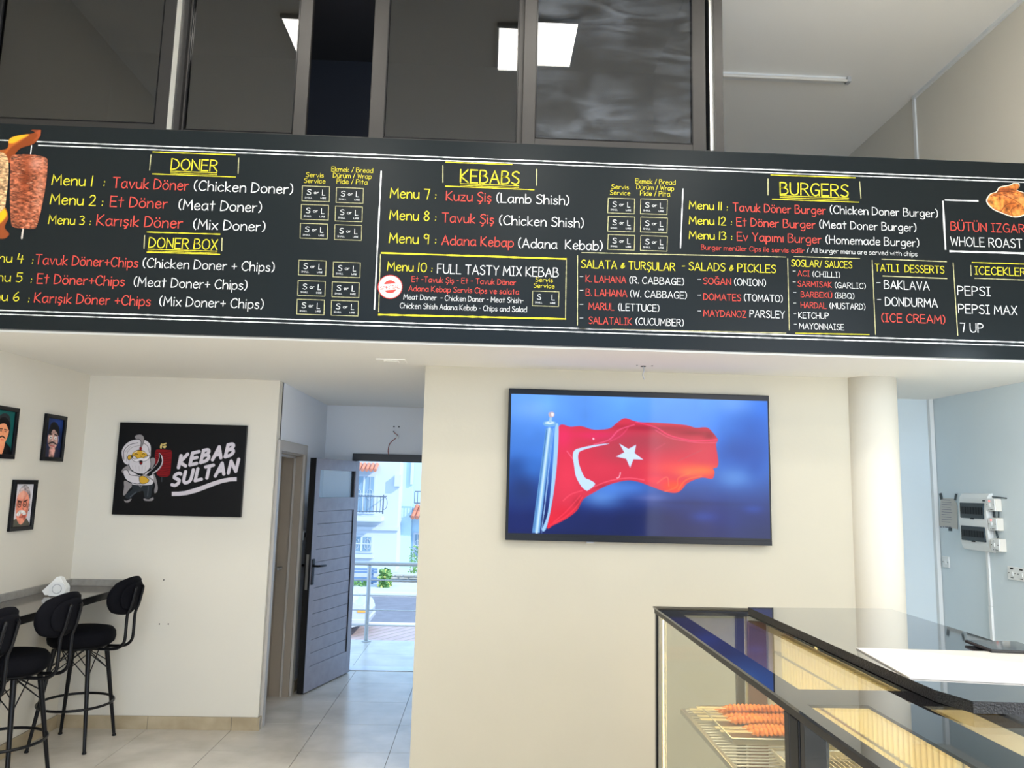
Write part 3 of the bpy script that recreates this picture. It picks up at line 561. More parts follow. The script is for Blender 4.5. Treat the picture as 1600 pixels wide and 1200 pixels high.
strokes('frame_line', [(596, 395.2, 884.6, 404.6, 2.6, YEL), (591.7, 491.6, 883.5, 498.4, 2.6, YEL), (594.5, 397.6, 591.7, 487.4, 1.2, PAL), (885, 404.6, 883.5, 496.8, 1.3, PAL)])
strokes('frame_line', [(909, 394.7, 1228, 401.6, 1.4, PAL), (902.5, 399.5, 902.2, 508.3, 1.3, PAL), (901.8, 513, 1228, 520.5, 1.2, PAL)])
strokes('frame_line', [(1230.7, 404, 1233.3, 516, 1.2, PAL), (1240.5, 400.8, 1343.5, 404, 1.2, PAL), (1243.2, 520.5, 1357.9, 522.7, 1.4, YEL)])
strokes('frame_line', [(1362.7, 406.7, 1368, 522.7, 1.3, PAL), (1377.9, 404.8, 1478.7, 408.8, 1.4, PAL), (1379.5, 431.2, 1479.5, 435.2, 1.4, PAL)])
strokes('frame_line', [(1489.3, 410.7, 1496.5, 524, 1.3, PAL), (1519, 410, 1612, 413, 1.4, YEL), (1523, 434.7, 1612, 438, 1.2, PAL), (1516.8, 414.7, 1517.3, 430.7, 1.1, PAL)])
strokes('frame_line', [(1477, 312.5, 1528, 314, 2.4, WHT), (1473.3, 314.7, 1477.3, 389.3, 3, WHT), (1484.5, 392.6, 1620, 396.5, 3, WHT)])
def size_box(x, y, w=42.5, h=23.2, both=True):
    q = MB(); dy = w*.034
    for (a, b_, c, d) in ((x, y, x+w, y+dy), (x-.7, y+h, x+w-.7, y+h+dy), (x, y, x-.7, y+h), (x+w, y+dy, x+w-.7, y+h+dy)): ribbon(q, [xz(a, b_), xz(c, d)], .95*PXM, YL, PAL, .2)
    write(q, 'S', x+w*.17, y+h*.58, x+w*.31, 8.6, WHT, .0036); write(q, 'L', x+w*.73, y+h*.62, x+w*.83, 8.6, WHT, .0036)
    if both: write(q, 'or', x+w*.43, y+h*.53, x+w*.59, 5.0, WHT, .0026)
    write(q, 'SMALL', x+w*.09, y+h*.83, x+w*.36, 2.6, WHT, .0014); write(q, 'LARGE', x+w*.67, y+h*.87, x+w*.86, 2.6, WHT, .0014)
    q.build('size_box', None, board)
for k, (xa, ya, xb, yb_) in enumerate(zip([472.5, 471, 469.5, 467, 465.8, 464.3], [290.5, 319.3, 348.8, 406.3, 438.3, 467.5], [525.8, 524.3, 523.3, 521, 519.3, 518], [293, 322, 351, 409.3, 440.5, 469.3])):
    size_box(xa, ya); size_box(xb, yb_, 42)
for ya, yb_ in zip([309.4, 337.9, 366.4], [310.6, 339.2, 368]): size_box(950.3, ya, 41.4); size_box(1001.3, yb_, 41.6)
size_box(832.4, 454.6, 41, 23, False)
# round SPECIAL stamp
q = MB(); cx, cz = xz(609.6, 448.2); R_ = 19.6*PXM
def disc(mb, r, y, m, n=48, a0=0, a1=2*PI, sc=None):
    vs = [(cx+r*(1+(sc or 0)*(k % 2))*math.cos(a0+(a1-a0)*k/n), y, cz+r*(1+(sc or 0)*(k % 2))*math.sin(a0+(a1-a0)*k/n)) for k in range(n+1)]
    mb.add(vs+[(cx, y, cz)], [(k, k+1, n+1) for k in range(n)], m)
disc(q, R_*1.02, YL-.0002, K['stamp_red'], 96, sc=-.05); disc(q, R_*.93, YL-.0006, K['stamp_white'])
disc(q, R_*.55, YL-.001, K['stamp_red'])
ca, sa = math.cos(.12), math.sin(.12)
def rot(a, b_): return cx+a*ca-b_*sa, cz+a*sa+b_*ca
P = [rot(-R_*.9, -R_*.26), rot(R_*.9, -R_*.26), rot(R_*.9, R_*.24), rot(-R_*.9, R_*.24)]
q.add([(p[0], YL-.0014, p[1]) for p in P], [(0, 1, 2, 3)], K['stamp_white'])
st, W_ = glyphs('SPECIAL', 1.2); sx = R_*1.62/W_
for s_ in st: ribbon(q, [rot(-R_*.81+a*sx, -R_*.19+b_*sx*.72) for a, b_ in s_], .0028, YL-.0018, K['stamp_red'])
q.build('stamp', None, board)['label'] = 'round red and white stamp reading SPECIAL'
# printed pictures on the board
fn = lambda x, y: xz(x, y)
a0, b1 = xz(-14, 200); a1, b0 = xz(84, 382)
c = Canvas(fn, a0, a1, b1, b0, 200)
def dp(x, y): return (x/3.6375, 190+y/3.6375)
def D(*pts): return [dp(*p) for p in pts]
flame = lambda P, col, a=.9: c.poly(D(*P), col, soft=2.5, alpha=a)
flame([(-40, 240), (30, 170), (60, 110), (120, 80), (200, 60), (235, 40), (225, 90), (190, 130), (110, 160), (60, 230), (0, 260)], (150, 70, 30))
flame([(-40, 170), (40, 150), (50, 100), (110, 78), (165, 70), (120, 110), (60, 150), (0, 220)], (190, 100, 40), .8)
flame([(48, 120), (60, 92), (110, 76), (165, 75), (120, 100), (80, 122)], (250, 180, 40))
flame([(225, 45), (170, 48), (215, 75), (190, 110), (232, 85)], (175, 85, 50), .7)
flame([(-40, 470), (20, 470), (50, 540), (30, 600), (55, 640), (20, 668), (-40, 640)], (160, 80, 40))
flame([(-40, 490), (10, 480), (40, 520), (20, 560), (-40, 600)], (250, 190, 30))
c.poly(D((-60, 190), (10, 175), (45, 210), (50, 300), (38, 420), (20, 500), (-60, 510)), (190, 150, 108), soft=1, tex=c.noise(30, .4, 3, .5))
c.line(D((180, 138), (172, 200)), 2.4, (225, 225, 225), False); c.line(D((133, 600), (124, 664)), 3.4, (200, 190, 180), False)
cone = D((62, 200), (120, 186), (200, 188), (262, 205), (272, 240), (262, 360), (240, 480), (212, 590), (190, 610), (130, 608), (75, 600), (60, 560), (55, 400), (58, 280))
m_ = c.mask(cone, True, 1)
c.put(m_, (152, 86, 60), c.noise(30, .5, 11, .55)); c.blob(*dp(150, 300), 8, 45, (120, 50, 22), .75, m_); c.blob(*dp(210, 240), 12, 10, (225, 160, 140), .6, m_); c.blob(*dp(225, 400), 6, 30, (222, 150, 120), .6, m_)
rs = np.random.RandomState(5)
for k in range(120):
    t = rs.rand(); x = 62+rs.rand()*195*(1-.28*t); y = 200+t*395; L = 10+rs.rand()*26
    colr = [(96, 36, 16), (235, 180, 150), (150, 66, 30), (60, 25, 14)][rs.randint(4)]
    c.line(D((x, y), (min(x+L, 262-50*t), y+rs.rand()*14-3)), .9, colr, False, .6)
c.build('doner_picture', lambda a, b_: (a, YL-.0005, b_), K['print_flat'], board, True)['label'] = 'printed picture of flame-grilled doner meat'
a0, b1 = xz(1536, 284); a1, b0 = xz(1616, 345)
c = Canvas(fn, a0, a1, b1, b0, 180)
def dp(x, y): return (1180+x/3.75, 240+y/3.75)
body = D((1352, 270), (1375, 235), (1410, 222), (1430, 195), (1490, 182), (1515, 170), (1545, 172), (1550, 195), (1535, 212), (1570, 225), (1600, 245), (1628, 290), (1615, 340), (1560, 370), (1510, 374), (1440, 350), (1395, 330), (1362, 300))
c.poly(body, (238, 225, 205), soft=1); m_ = c.mask(body, True, 1)
inner = [((x-1579)*.94+1579, (y-313)*.93+313) for x, y in body]
c.poly(inner, (196, 112, 52), soft=1, tex=c.noise(22, .5, 9)); m2 = c.mask(inner, True, 1)
for x, y, rx, ry, col, a in ((1460, 215, 14, 4, (120, 55, 30), .8), (1420, 290, 9, 5, (235, 165, 80), .7), (1500, 300, 12, 7, (150, 75, 30), .7), (1540, 345, 10, 5, (225, 150, 75), .7), (1560, 270, 8, 7, (232, 160, 90), .7), (1480, 250, 12, 3, (220, 130, 90), .6)):
    c.blob(*dp(x, y), rx, ry, col, a, m2)
for P in (((1380, 250), (1440, 240), (1500, 262), (1560, 300)), ((1420, 225), (1480, 222), (1540, 235)), ((1440, 340), (1470, 300), (1520, 290)), ((1510, 370), (1500, 330), (1545, 300))): c.line(D(*P), 1.1, (90, 42, 22), True, .8)
c.build('chicken_picture', lambda a, b_: (a, YL-.0005, b_), K['print_flat'], board, True)['label'] = 'printed picture of a roast chicken'

# ------------------------------------------------------------------ television
tv = empty('television', (.98, YT, 1.46), 'large black wall-mounted flat television showing a red flag against blue sky', 'television')
TY = 4.87
MB().box(.142, 1.84, TY, TY+.03, 1.468, 2.430, K['black_plastic'], .004).build('casing', None, tv)
MB().box(.144, 1.838, TY-.004, TY+.004, 1.468, 1.498, K['black_plastic'], .001).build('bottom_bezel', None, tv)
MB().box(.5, 1.5, TY+.03, YT-.001, 1.65, 2.2, K['black_plastic'], .004).build('wall_bracket', None, tv)
MB().box(.655, .70, TY+.002, TY+.02, 1.460, 1.469, K['grey_plastic']).build('receiver_window', None, tv)
fn = lambda x, y: (lambda p: (p.x, p.z))(on(760+x*.3, 540+y*.3, 1, TY-.001))
c = Canvas(fn, .159, 1.828, 2.393, 1.512, 430)
yy_ = c.Y/c.ny; xx_ = c.X/c.nx
c.al[:] = 1
top = np.array((92, 152, 240.))/255; mid = np.array((60, 120, 215.))/255; bot = np.array((4, 16, 84.))/255
t = yy_[..., None]; c.img = np.where(t < .45, top+(mid-top)*t/.45, mid+(bot-mid)*np.clip((t-.45)/.42, 0, 1))
for x, y, rx, ry, col, a in ((1400, 420, 200, 260, (8, 76, 178), .8), (1440, 330, 60, 60, (20, 100, 215), .6), (1290, 300, 110, 60, (110, 160, 245), .6), (1330, 560, 160, 90, (14, 60, 150), .75), (1290, 690, 90, 50, (80, 135, 215), .85), (1400, 620, 40, 60, (12, 70, 165), .6),
    (190, 740, 90, 120, (22, 44, 105), .9), (150, 640, 60, 60, (20, 60, 130), .6), (250, 640, 70, 60, (48, 110, 200), .7), (240, 330, 120, 60, (125, 175, 248), .6), (600, 790, 110, 60, (96, 150, 228), .8), (700, 740, 160, 40, (80, 135, 228), .7), (860, 800, 90, 30, (110, 120, 190), .6),
    (420, 900, 120, 60, (8, 24, 90), .7), (800, 930, 380, 70, (3, 12, 84), .8), (1300, 900, 200, 60, (4, 26, 110), .7), (1130, 890, 70, 30, (22, 62, 160), .6), (1390, 850, 50, 24, (24, 66, 170), .6), (1050, 820, 300, 14, (6, 22, 90), .5), (380, 980, 300, 20, (4, 12, 70), .6), (640, 660, 60, 140, (70, 130, 225), .3)):
    c.blob(x, y, rx, ry, col, a)
c.img = np.clip(c.img*c.noise(7, .07, 4)[..., None], 0, 1)
flag = [(376, 424), (440, 423), (495, 420), (560, 438), (640, 432), (680, 402), (722, 378), (790, 398), (890, 402), (1030, 413), (1090, 428), (1148, 427), (1182, 457), (1206, 492), (1196, 515), (1208, 600), (1202, 632), (1182, 640), (1188, 660), (1175, 694), (1120, 688), (1050, 715), (1015, 752), (985, 767), (930, 760), (860, 735), (800, 712), (740, 702), (680, 712), (620, 732), (560, 765), (505, 800), (470, 860), (410, 905), (350, 935), (316, 945), (345, 800), (366, 600)]
c.poly(flag, (206, 38, 62), soft=.7); m_ = c.mask(flag, True, .7)
for x, y, rx, ry, col, a in ((400, 480, 50, 70, (228, 30, 90), .8), (600, 470, 140, 24, (236, 20, 96), .8), (420, 680, 70, 120, (226, 44, 72), .8), (400, 880, 80, 50, (215, 14, 40), .9), (850, 500, 260, 60, (165, 52, 66), .85), (700, 560, 120, 60, (172, 52, 66), .7), (900, 430, 240, 16, (150, 6, 34), .8), (1080, 455, 110, 16, (140, 8, 30), .8), (780, 400, 60, 10, (200, 30, 70), .6), (1000, 640, 160, 40, (232, 66, 60), .8), (1130, 650, 80, 30, (236, 110, 40), .85), (1050, 660, 60, 26, (228, 120, 60), .6), (980, 735, 60, 30, (250, 70, 14), .9), (880, 700, 60, 20, (235, 50, 60), .7), (600, 640, 80, 40, (215, 46, 70), .5), (1130, 560, 60, 60, (205, 52, 66), .6), (1160, 470, 30, 20, (130, 4, 26), .7), (640, 735, 80, 14, (150, 10, 34), .6), (480, 820, 30, 30, (160, 12, 30), .6), (330, 920, 30, 40, (230, 10, 30), .7)):
    c.blob(x, y, rx, ry, col, a, m_)
PK = (255, 110, 160)
for P, w, col in (([(560, 515), (640, 490), (690, 440), (770, 412)], 4, PK), ([(640, 500), (700, 470), (740, 425)], 3, (235, 70, 120)), ([(780, 398), (880, 425), (960, 470), (1080, 495), (1200, 490)], 5, (255, 60, 120)), ([(880, 440), (960, 482), (1100, 505), (1200, 505)], 3, (235, 90, 130)), ([(560, 735), (640, 705), (740, 690), (820, 700)], 4, (255, 110, 130)), ([(400, 808), (440, 775), (500, 755)], 3, (255, 90, 110)), ([(330, 935), (400, 900), (460, 850), (500, 790)], 4, (255, 60, 70)), ([(350, 920), (420, 860), (490, 780)], 2.5, (255, 70, 90)), ([(890, 715), (940, 685), (950, 730)], 3, (255, 130, 90)), ([(930, 760), (990, 735), (1000, 690), (1060, 665)], 3, (255, 120, 60)), ([(1000, 750), (1040, 700), (1120, 680)], 4, (240, 130, 40)), ([(420, 550), (450, 590)], 3, (255, 140, 170)), ([(880, 540), (930, 510)], 6, (195, 60, 80)), ([(1000, 600), (1120, 545)], 4, (190, 70, 80))):
    c.line(P, w, col, True, .75, 1)
WB = (186, 212, 246)
c.poly([(632, 510), (560, 518), (490, 533), (460, 545), (450, 572), (456, 620), (466, 680), (492, 730), (515, 752), (530, 754), (566, 722), (540, 700), (514, 688), (492, 645), (479, 600), (480, 562), (500, 545), (560, 528), (628, 514)], WB)
c.poly([(692, 510), (740, 538), (780, 516), (772, 560), (818, 594), (766, 592), (748, 636), (728, 590), (675, 578), (718, 556)], (196, 216, 246), False)
c.line([(680, 690), (692, 684), (698, 662)], 4, (240, 200, 220)); c.poly([(552, 484), (558, 480), (563, 486), (557, 491)], (240, 190, 210))
c.poly([(376, 424), (358, 424), (350, 560), (336, 740), (318, 880), (290, 958), (312, 950), (345, 800), (368, 610)], (150, 195, 240))
c.poly([(310, 430), (342, 430), (278, 975), (238, 975)], (96, 150, 205), False); c.line([(328, 432), (262, 975)], 12, (200, 228, 250), False, .9, 1.5); c.line([(314, 440), (246, 975)], 4, (60, 110, 170), False)
for a, b_ in (((350, 432), (288, 975)), ((341, 440), (300, 880)), ((322, 700), (286, 960))): c.line([a, b_], 2.4, (150, 190, 232), False)
c.poly([(294, 405), (310, 393), (350, 393), (364, 405), (350, 420), (310, 420)], (110, 165, 215)); c.poly([(304, 403), (330, 394), (356, 402), (330, 410)], (200, 225, 245)); c.line([(336, 374), (332, 396)], 14, (150, 190, 225), False)
c.poly([(324, 352), (336, 345), (350, 347), (355, 358), (350, 370), (336, 374), (326, 368)], (185, 165, 175)); c.poly([(338, 350), (350, 352), (350, 366), (340, 368)], (235, 225, 225))
c.build('screen', lambda a, b_: (a, TY-.001, b_), K['screen'], tv)['label'] = 'lit screen with a waving red flag with white crescent and star on a pole'

# ------------------------------------------------------------------ logo sign
sign = empty('logo_sign', (-2.29, YG, 1.52), 'black rectangular canvas sign reading KEBAB SULTAN with a cook in a turban', 'sign')
MB().box(-2.770, -1.818, YG-.032, YG-.001, 1.524, 2.214, K['black_plastic'], .002).build('canvas', None, sign)
fn = lambda x, y: (lambda p: (p.x, p.z))(on(160+x*.15, 640+y*.15, 1, YG-.034))
c = Canvas(fn, -2.768, -1.820, 2.212, 1.526, 440, (13, 13, 15))
Wt, Gy, Sk, Bk, Rd = (205, 198, 200), (138, 132, 132), (205, 160, 50), (8, 8, 10), (128, 16, 22)
# doner spit
c.poly([(553, 430), (600, 415), (680, 420), (722, 435), (716, 560), (700, 680), (640, 700), (570, 680), (548, 560)], Rd, soft=1)
for k in range(11):
    y = 440+k*24; c.line([(556, y), (620, y+8+(k % 3)*4), (712, y-4+(k % 2)*8)], 3.4, (48, 6, 10))
c.poly([(600, 380), (612, 355), (628, 358), (622, 380), (616, 405), (600, 400)], (205, 180, 110)); c.poly([(628, 360), (662, 345), (668, 355), (640, 372)], (205, 180, 110)); c.poly([(626, 382), (660, 375), (664, 388), (632, 392)], (205, 180, 110)); c.poly([(630, 395), (660, 390), (650, 403)], (205, 180, 110))
c.line([(618, 705), (618, 750)], 10, (50, 56, 62), False)
# cloak, trousers, shoes
c.poly([(230, 740), (300, 770), (340, 770), (280, 830), (235, 890), (215, 885), (225, 810)], Gy); c.poly([(510, 690), (545, 680), (575, 790), (572, 850), (545, 872), (540, 840), (548, 780)], Gy)
c.poly([(200, 640), (225, 605), (275, 580), (300, 620), (300, 700), (240, 690), (215, 668)], Gy); c.poly([(495, 520), (530, 500), (550, 520), (545, 560), (510, 620), (500, 600)], Gy)
c.poly([(320, 780), (520, 780), (515, 830), (500, 915), (440, 918), (425, 850), (370, 862), (330, 880), (290, 930), (240, 920), (250, 880), (310, 830)], (40, 44, 48)); c.line([(350, 860), (290, 910)], 12, (74, 78, 84)); c.line([(480, 800), (470, 900)], 12, (66, 70, 76))
c.poly([(225, 940), (250, 948), (298, 928), (300, 940), (275, 965), (240, 965)], Gy); c.poly([(432, 925), (480, 935), (520, 915), (533, 920), (528, 942), (500, 952), (440, 948)], Gy)
# shirt body and arm
c.poly([(240, 640), (300, 640), (400, 690), (490, 640), (530, 690), (530, 760), (490, 785), (350, 785), (300, 760)], Wt)
c.poly([(215, 640), (262, 632), (290, 680), (390, 700), (385, 770), (300, 760), (240, 720)], Wt, outline=Bk, ow=5)
# turban
c.poly([(205, 500), (200, 430), (240, 360), (310, 318), (380, 310), (450, 318), (500, 365), (505, 440), (495, 500), (440, 440), (380, 420), (320, 450), (290, 520), (270, 575), (225, 555)], Wt, outline=Bk, ow=4)
c.line([(225, 520), (225, 430), (280, 370), (370, 345)], 5, (60, 56, 58)); c.line([(252, 540), (260, 450), (310, 395), (385, 375)], 5, (150, 142, 142)); c.line([(420, 345), (470, 380), (490, 450)], 5, (90, 86, 88)); c.line([(240, 440), (290, 385)], 9, (160, 152, 152), alpha=.6)
c.poly([(335, 290), (350, 265), (400, 258), (432, 285), (432, 330), (410, 385), (395, 390), (402, 340), (385, 310), (352, 308)], Gy, outline=Bk, ow=4)
# face
c.poly([(318, 450), (370, 425), (440, 440), (468, 480), (440, 505), (330, 505), (312, 480)], Sk); c.poly([(262, 500), (275, 475), (300, 480), (300, 520), (275, 525)], Sk, outline=Bk, ow=4)
c.poly([(384, 400), (398, 388), (412, 400), (406, 425), (390, 425)], (120, 20, 22))
c.poly([(278, 530), (310, 505), (330, 480), (390, 520), (470, 480), (500, 530), (498, 600), (450, 655), (400, 668), (330, 650), (285, 600)], Wt, outline=Bk, ow=4)
for x in (310, 345, 380, 415, 450): c.line([(x, 585), (x+(400-x)*.15, 640)], 3, (160, 152, 152))
c.poly([(300, 490), (330, 515), (385, 505), (410, 500), (440, 505), (490, 478), (480, 515), (430, 540), (400, 528), (360, 545), (320, 530)], (225, 218, 218), outline=Bk, ow=3)
c.poly([(383, 540), (402, 532), (418, 542), (412, 570), (392, 572)], (30, 8, 8)); c.poly([(392, 556), (410, 552), (406, 568)], (150, 24, 24))
c.line([(335, 470), (350, 458), (368, 468)], 5, Bk); c.line([(412, 468), (428, 458), (442, 470)], 5, Bk); c.line([(330, 448), (360, 438)], 6, (225, 218, 218)); c.line([(418, 440), (448, 450)], 6, (225, 218, 218)); c.line([(395, 480), (402, 490), (412, 486)], 4, (120, 80, 20))
# sword, hand
c.poly([(592, 455), (622, 490), (628, 550), (600, 610), (540, 660), (490, 695), (455, 680), (520, 620), (570, 560), (592, 500)], Bk, outline=(190, 186, 190), ow=5)
c.line([(612, 480), (624, 540), (590, 610), (520, 665)], 8, Wt)
c.line([(425, 670), (480, 705), (528, 735)], 14, Gy); c.poly([(385, 705), (430, 692), (480, 725), (480, 750), (440, 772), (395, 765)], Sk, outline=Bk, ow=4); c.line([(395, 770), (385, 790), (400, 805), (412, 790)], 8, Gy)
# heavy lettering
def logo_word(t, x0, y0, x1, y1, cap, w, shear=.20):
    st, W_ = glyphs(t, 3.5)
    if t == 'SULTAN': st = [[(a-(2.2 if a > 24.9 else 0), b_) for a, b_ in q_] for q_ in st]; W_ -= 2.2
    L = math.hypot(x1-x0, y1-y0); dx, dy = (x1-x0)/L, (y1-y0)/L; sx = L/W_
    for s_ in st:
        P = []
        for a, b_ in s_:
            u = a*sx; v = b_*cap/10; P.append((x0+dx*u+dy*v*0+v*shear*1.0-(-dy)*0, y0+dy*u-v))
        c.line(P, w, (210, 200, 205), False, 1, .7)
logo_word('KEBAB', 792, 604, 1356, 474, 124, 36, .22)
logo_word('SULTAN', 722, 797, 1392, 642, 124, 35, .22)
c.poly([(722, 856), (790, 856), (860, 848), (950, 822), (1050, 788), (1150, 750), (1240, 722), (1320, 708), (1399, 702), (1399, 746), (1330, 748), (1250, 764), (1160, 795), (1070, 830), (980, 864), (880, 890), (800, 899), (722, 900)], (205, 196, 200), False)
c.build('printed_face', lambda a, b_: (a, YG-.0335, b_), K['print_flat'], sign)

# ------------------------------------------------------------------ framed portraits on the left wall
def portrait(y0, y1, z0, z1, label, draw, bg):
    e = empty('framed_portrait', (XL, (y0+y1)/2, z0), label, 'picture', 'small framed portraits on the left wall')
    f = MB(); w = .028; x0, x1 = XL+.001, XL+.022
    f.box(x0, x1, y0, y1, z0, z0+w, K['black_plastic'], .002); f.box(x0, x1, y0, y1, z1-w, z1, K['black_plastic'], .002)
    f.box(x0, x1, y0, y0+w, z0+w, z1-w, K['black_plastic'], .002); f.box(x0, x1, y1-w, y1, z0+w, z1-w, K['black_plastic'], .002)
    f.build('frame', None, e)
    fnp = lambda u, v: (y0+w+(y1-y0-2*w)*u/100, z1-w-(z1-z0-2*w)*v/100)
    global c
    c = Canvas(fnp, y0+w, y1-w, z1-w, z0+w, 120, bg); draw(c); c.img = np.clip(c.img*1.2, 0, 1)
    c.build('print', lambda a, b_: (XL+.008, a, b_), K['print_flat'], e)
def dA(c):
    c.poly([(20, 20), (45, 6), (75, 12), (84, 40), (80, 60), (50, 66), (20, 50)], (38, 40, 42)); c.poly([(0, 100), (10, 82), (40, 74), (70, 72), (96, 84), (104, 104), (0, 104)], (14, 14, 16), False)
    c.poly([(22, 34), (50, 26), (76, 36), (78, 52), (68, 70), (52, 82), (38, 74), (25, 56)], (222, 140, 100)); c.poly([(20, 26), (50, 14), (80, 26), (84, 42), (76, 42), (60, 30), (34, 32), (24, 44)], (10, 10, 12))
    c.line([(32, 43), (46, 42)], 3, Bk); c.line([(56, 43), (70, 44)], 3, Bk); c.line([(36, 47), (44, 47)], 2.4, (40, 30, 26)); c.line([(58, 47), (67, 48)], 2.4, (40, 30, 26)); c.line([(50, 46), (52, 56)], 2, (180, 100, 70)); c.line([(38, 62), (50, 59), (64, 63)], 4, Bk); c.line([(44, 67), (58, 67)], 3, (190, 70, 60))
    c.poly([(38, 74), (52, 82), (66, 72), (60, 96), (48, 104)], (215, 135, 96))
def dB(c):
    c.blob(70, 10, 50, 20, (30, 60, 130), .8); c.poly([(0, 104), (8, 80), (30, 70), (76, 72), (100, 84), (104, 104)], (36, 36, 54), False)
    c.poly([(18, 40), (26, 14), (50, 8), (76, 20), (84, 44), (70, 50), (24, 50)], (12, 12, 18)); c.poly([(20, 42), (48, 28), (76, 42), (80, 58), (68, 74), (46, 78), (24, 70), (16, 56)], (165, 130, 120), tex=c.noise(9, .3, 2))
    c.poly([(34, 76), (66, 76), (60, 102), (36, 102)], (170, 125, 115), tex=c.noise(9, .4, 3)); c.poly([(14, 34), (44, 12), (80, 32), (74, 38), (46, 24), (30, 40)], (8, 8, 12))
    c.line([(24, 42), (38, 40)], 4, Bk); c.line([(54, 40), (72, 43)], 4, Bk); c.poly([(25, 46), (38, 45), (38, 52), (27, 52)], (220, 205, 200)); c.poly([(55, 46), (70, 47), (68, 53), (56, 52)], (220, 205, 200)); c.line([(31, 49), (34, 49)], 4, Bk); c.line([(62, 50), (65, 50)], 4, Bk)
    c.line([(46, 42), (42, 58), (50, 62)], 5, (200, 165, 150)); c.line([(24, 66), (46, 61), (72, 66)], 5, (40, 30, 34)); c.line([(34, 71), (60, 71)], 3, (150, 60, 60)); c.line([(78, 44), (86, 60)], 3, (90, 120, 180))
def dC(c):
    c.poly([(4, 104), (8, 84), (34, 80), (80, 82), (98, 94), (100, 104)], (78, 76, 66), False); c.poly([(16, 46), (20, 18), (48, 2), (80, 12), (92, 44), (84, 66), (24, 60)], (150, 140, 140), tex=c.noise(12, .4, 2))
    c.poly([(18, 30), (48, 16), (80, 30), (84, 62), (74, 84), (52, 96), (30, 86), (16, 60)], (196, 120, 98), tex=c.noise(9, .25, 8)); c.blob(46, 26, 22, 10, (225, 160, 140), .8); c.blob(30, 74, 10, 8, (215, 130, 110), .7); c.blob(66, 74, 10, 8, (150, 56, 44), .7)
    for x in (33, 62): c.line([(x+9*math.cos(a/6*PI), 48+6.5*math.sin(a/6*PI)) for a in range(13)], 2.6, (20, 14, 14)); c.line([(x-3, 48), (x+4, 48)], 3, (30, 24, 24))
    c.line([(24, 40), (42, 42)], 4, (50, 30, 28)); c.line([(54, 42), (74, 38)], 4, (50, 30, 28)); c.line([(47, 44), (43, 60), (52, 62)], 6, (215, 120, 96)); c.poly([(22, 72), (34, 63), (48, 62), (64, 64), (76, 72), (62, 74), (48, 70), (34, 76)], (200, 192, 188), tex=c.noise(16, .4, 5)); c.line([(40, 78), (58, 78)], 3, (120, 30, 30))
portrait(4.768, 5.028, 1.898, 2.226, 'framed portrait of a dark-haired man with moustache on green, partly cut off at left', dA, (20, 78, 74))
portrait(5.338, 5.597, 1.90, 2.224, 'upper right framed portrait of a man with moustache on dark blue', dB, (22, 34, 66))
portrait(5.060, 5.317, 1.438, 1.768, 'lower framed portrait of a grey-haired man with glasses and white moustache', dC, (190, 186, 190))

# ------------------------------------------------------------------ wall shelf table and napkin holder
tb = empty('bar_table', (-2.83, 5.0, .96), 'dark glossy wall-mounted bar table along the left wall', 'table')
MB().box(XL+.002, -2.62, 2.6, YG-.002, .965, 1.0, K['table'], .003).build('table_top', None, tb)
MB().box(-2.622, -2.608, 2.6, YG-.03, .955, 1.003, K['black_plastic'], .002).build('edge_strip', None, tb)
b = MB(); b.box(XL+.001, XL+.018, 2.6, YG-.001, 1.0, 1.05, K['stone_strip'], .002); b.box(XL+.018, -2.55, YG-.018, YG-.001, 1.0, 1.05, K['stone_strip'], .002); b.build('upstand', None, tb)
MB().box(-2.556, -2.535, YG-.022, YG-.001, 1.018, 1.054, K['white_plastic'], .002).build('end_cap', None, tb)
for y in (3.4, 4.4, 5.4): MB().box(XL+.002, -2.75, y, y+.03, .90, .965, K['black_metal']).build('bracket', None, tb)
hx, hy = -2.835, 5.37
nh = empty('napkin_holder', (hx, hy, 1.0), 'white napkin holder with folded paper napkins on the bar table', 'napkin holder')
b = MB(); b.box(hx-.035, hx+.035, hy-.05, hy+.05, 1.0005, 1.006, K['chrome'], .001); b.build('base', None, nh)
for dy in (-.032, .028):
    b = MB(); P = [(hx+.052*math.cos(a), hy+dy, 1.05+.045*math.sin(a)) for a in [PI*k/16 for k in range(17)]]+[(hx-.052, hy+dy, 1.004), (hx+.052, hy+dy, 1.004)]
    b.prism(P, (0, .004, 0), K['white_plastic']); b.build('side_plate', None, nh)
    b = MB(); b.tube([(hx+.03*math.cos(2*PI*k/20), hy+dy-.001, 1.05+.03*math.sin(2*PI*k/20)) for k in range(20)], .0025, K['grey_plastic'], 6, closed=True); b.build('ring', None, nh)
for k in range(9):
    y = hy-.024+k*.006; j = random.uniform(-.006, .006)
    b = MB(); P = [(hx-.085+j, y, 1.008), (hx+.045, y, 1.008), (hx+.055+j, y, 1.055), (hx+.01, y+.002, 1.125+j), (hx-.012, y, 1.128), (hx-.05, y, 1.085), (hx-.10, y, 1.035)]
    b.prism(P, (0, .0035, 0), K['napkin']); b.build('napkin', None, nh)

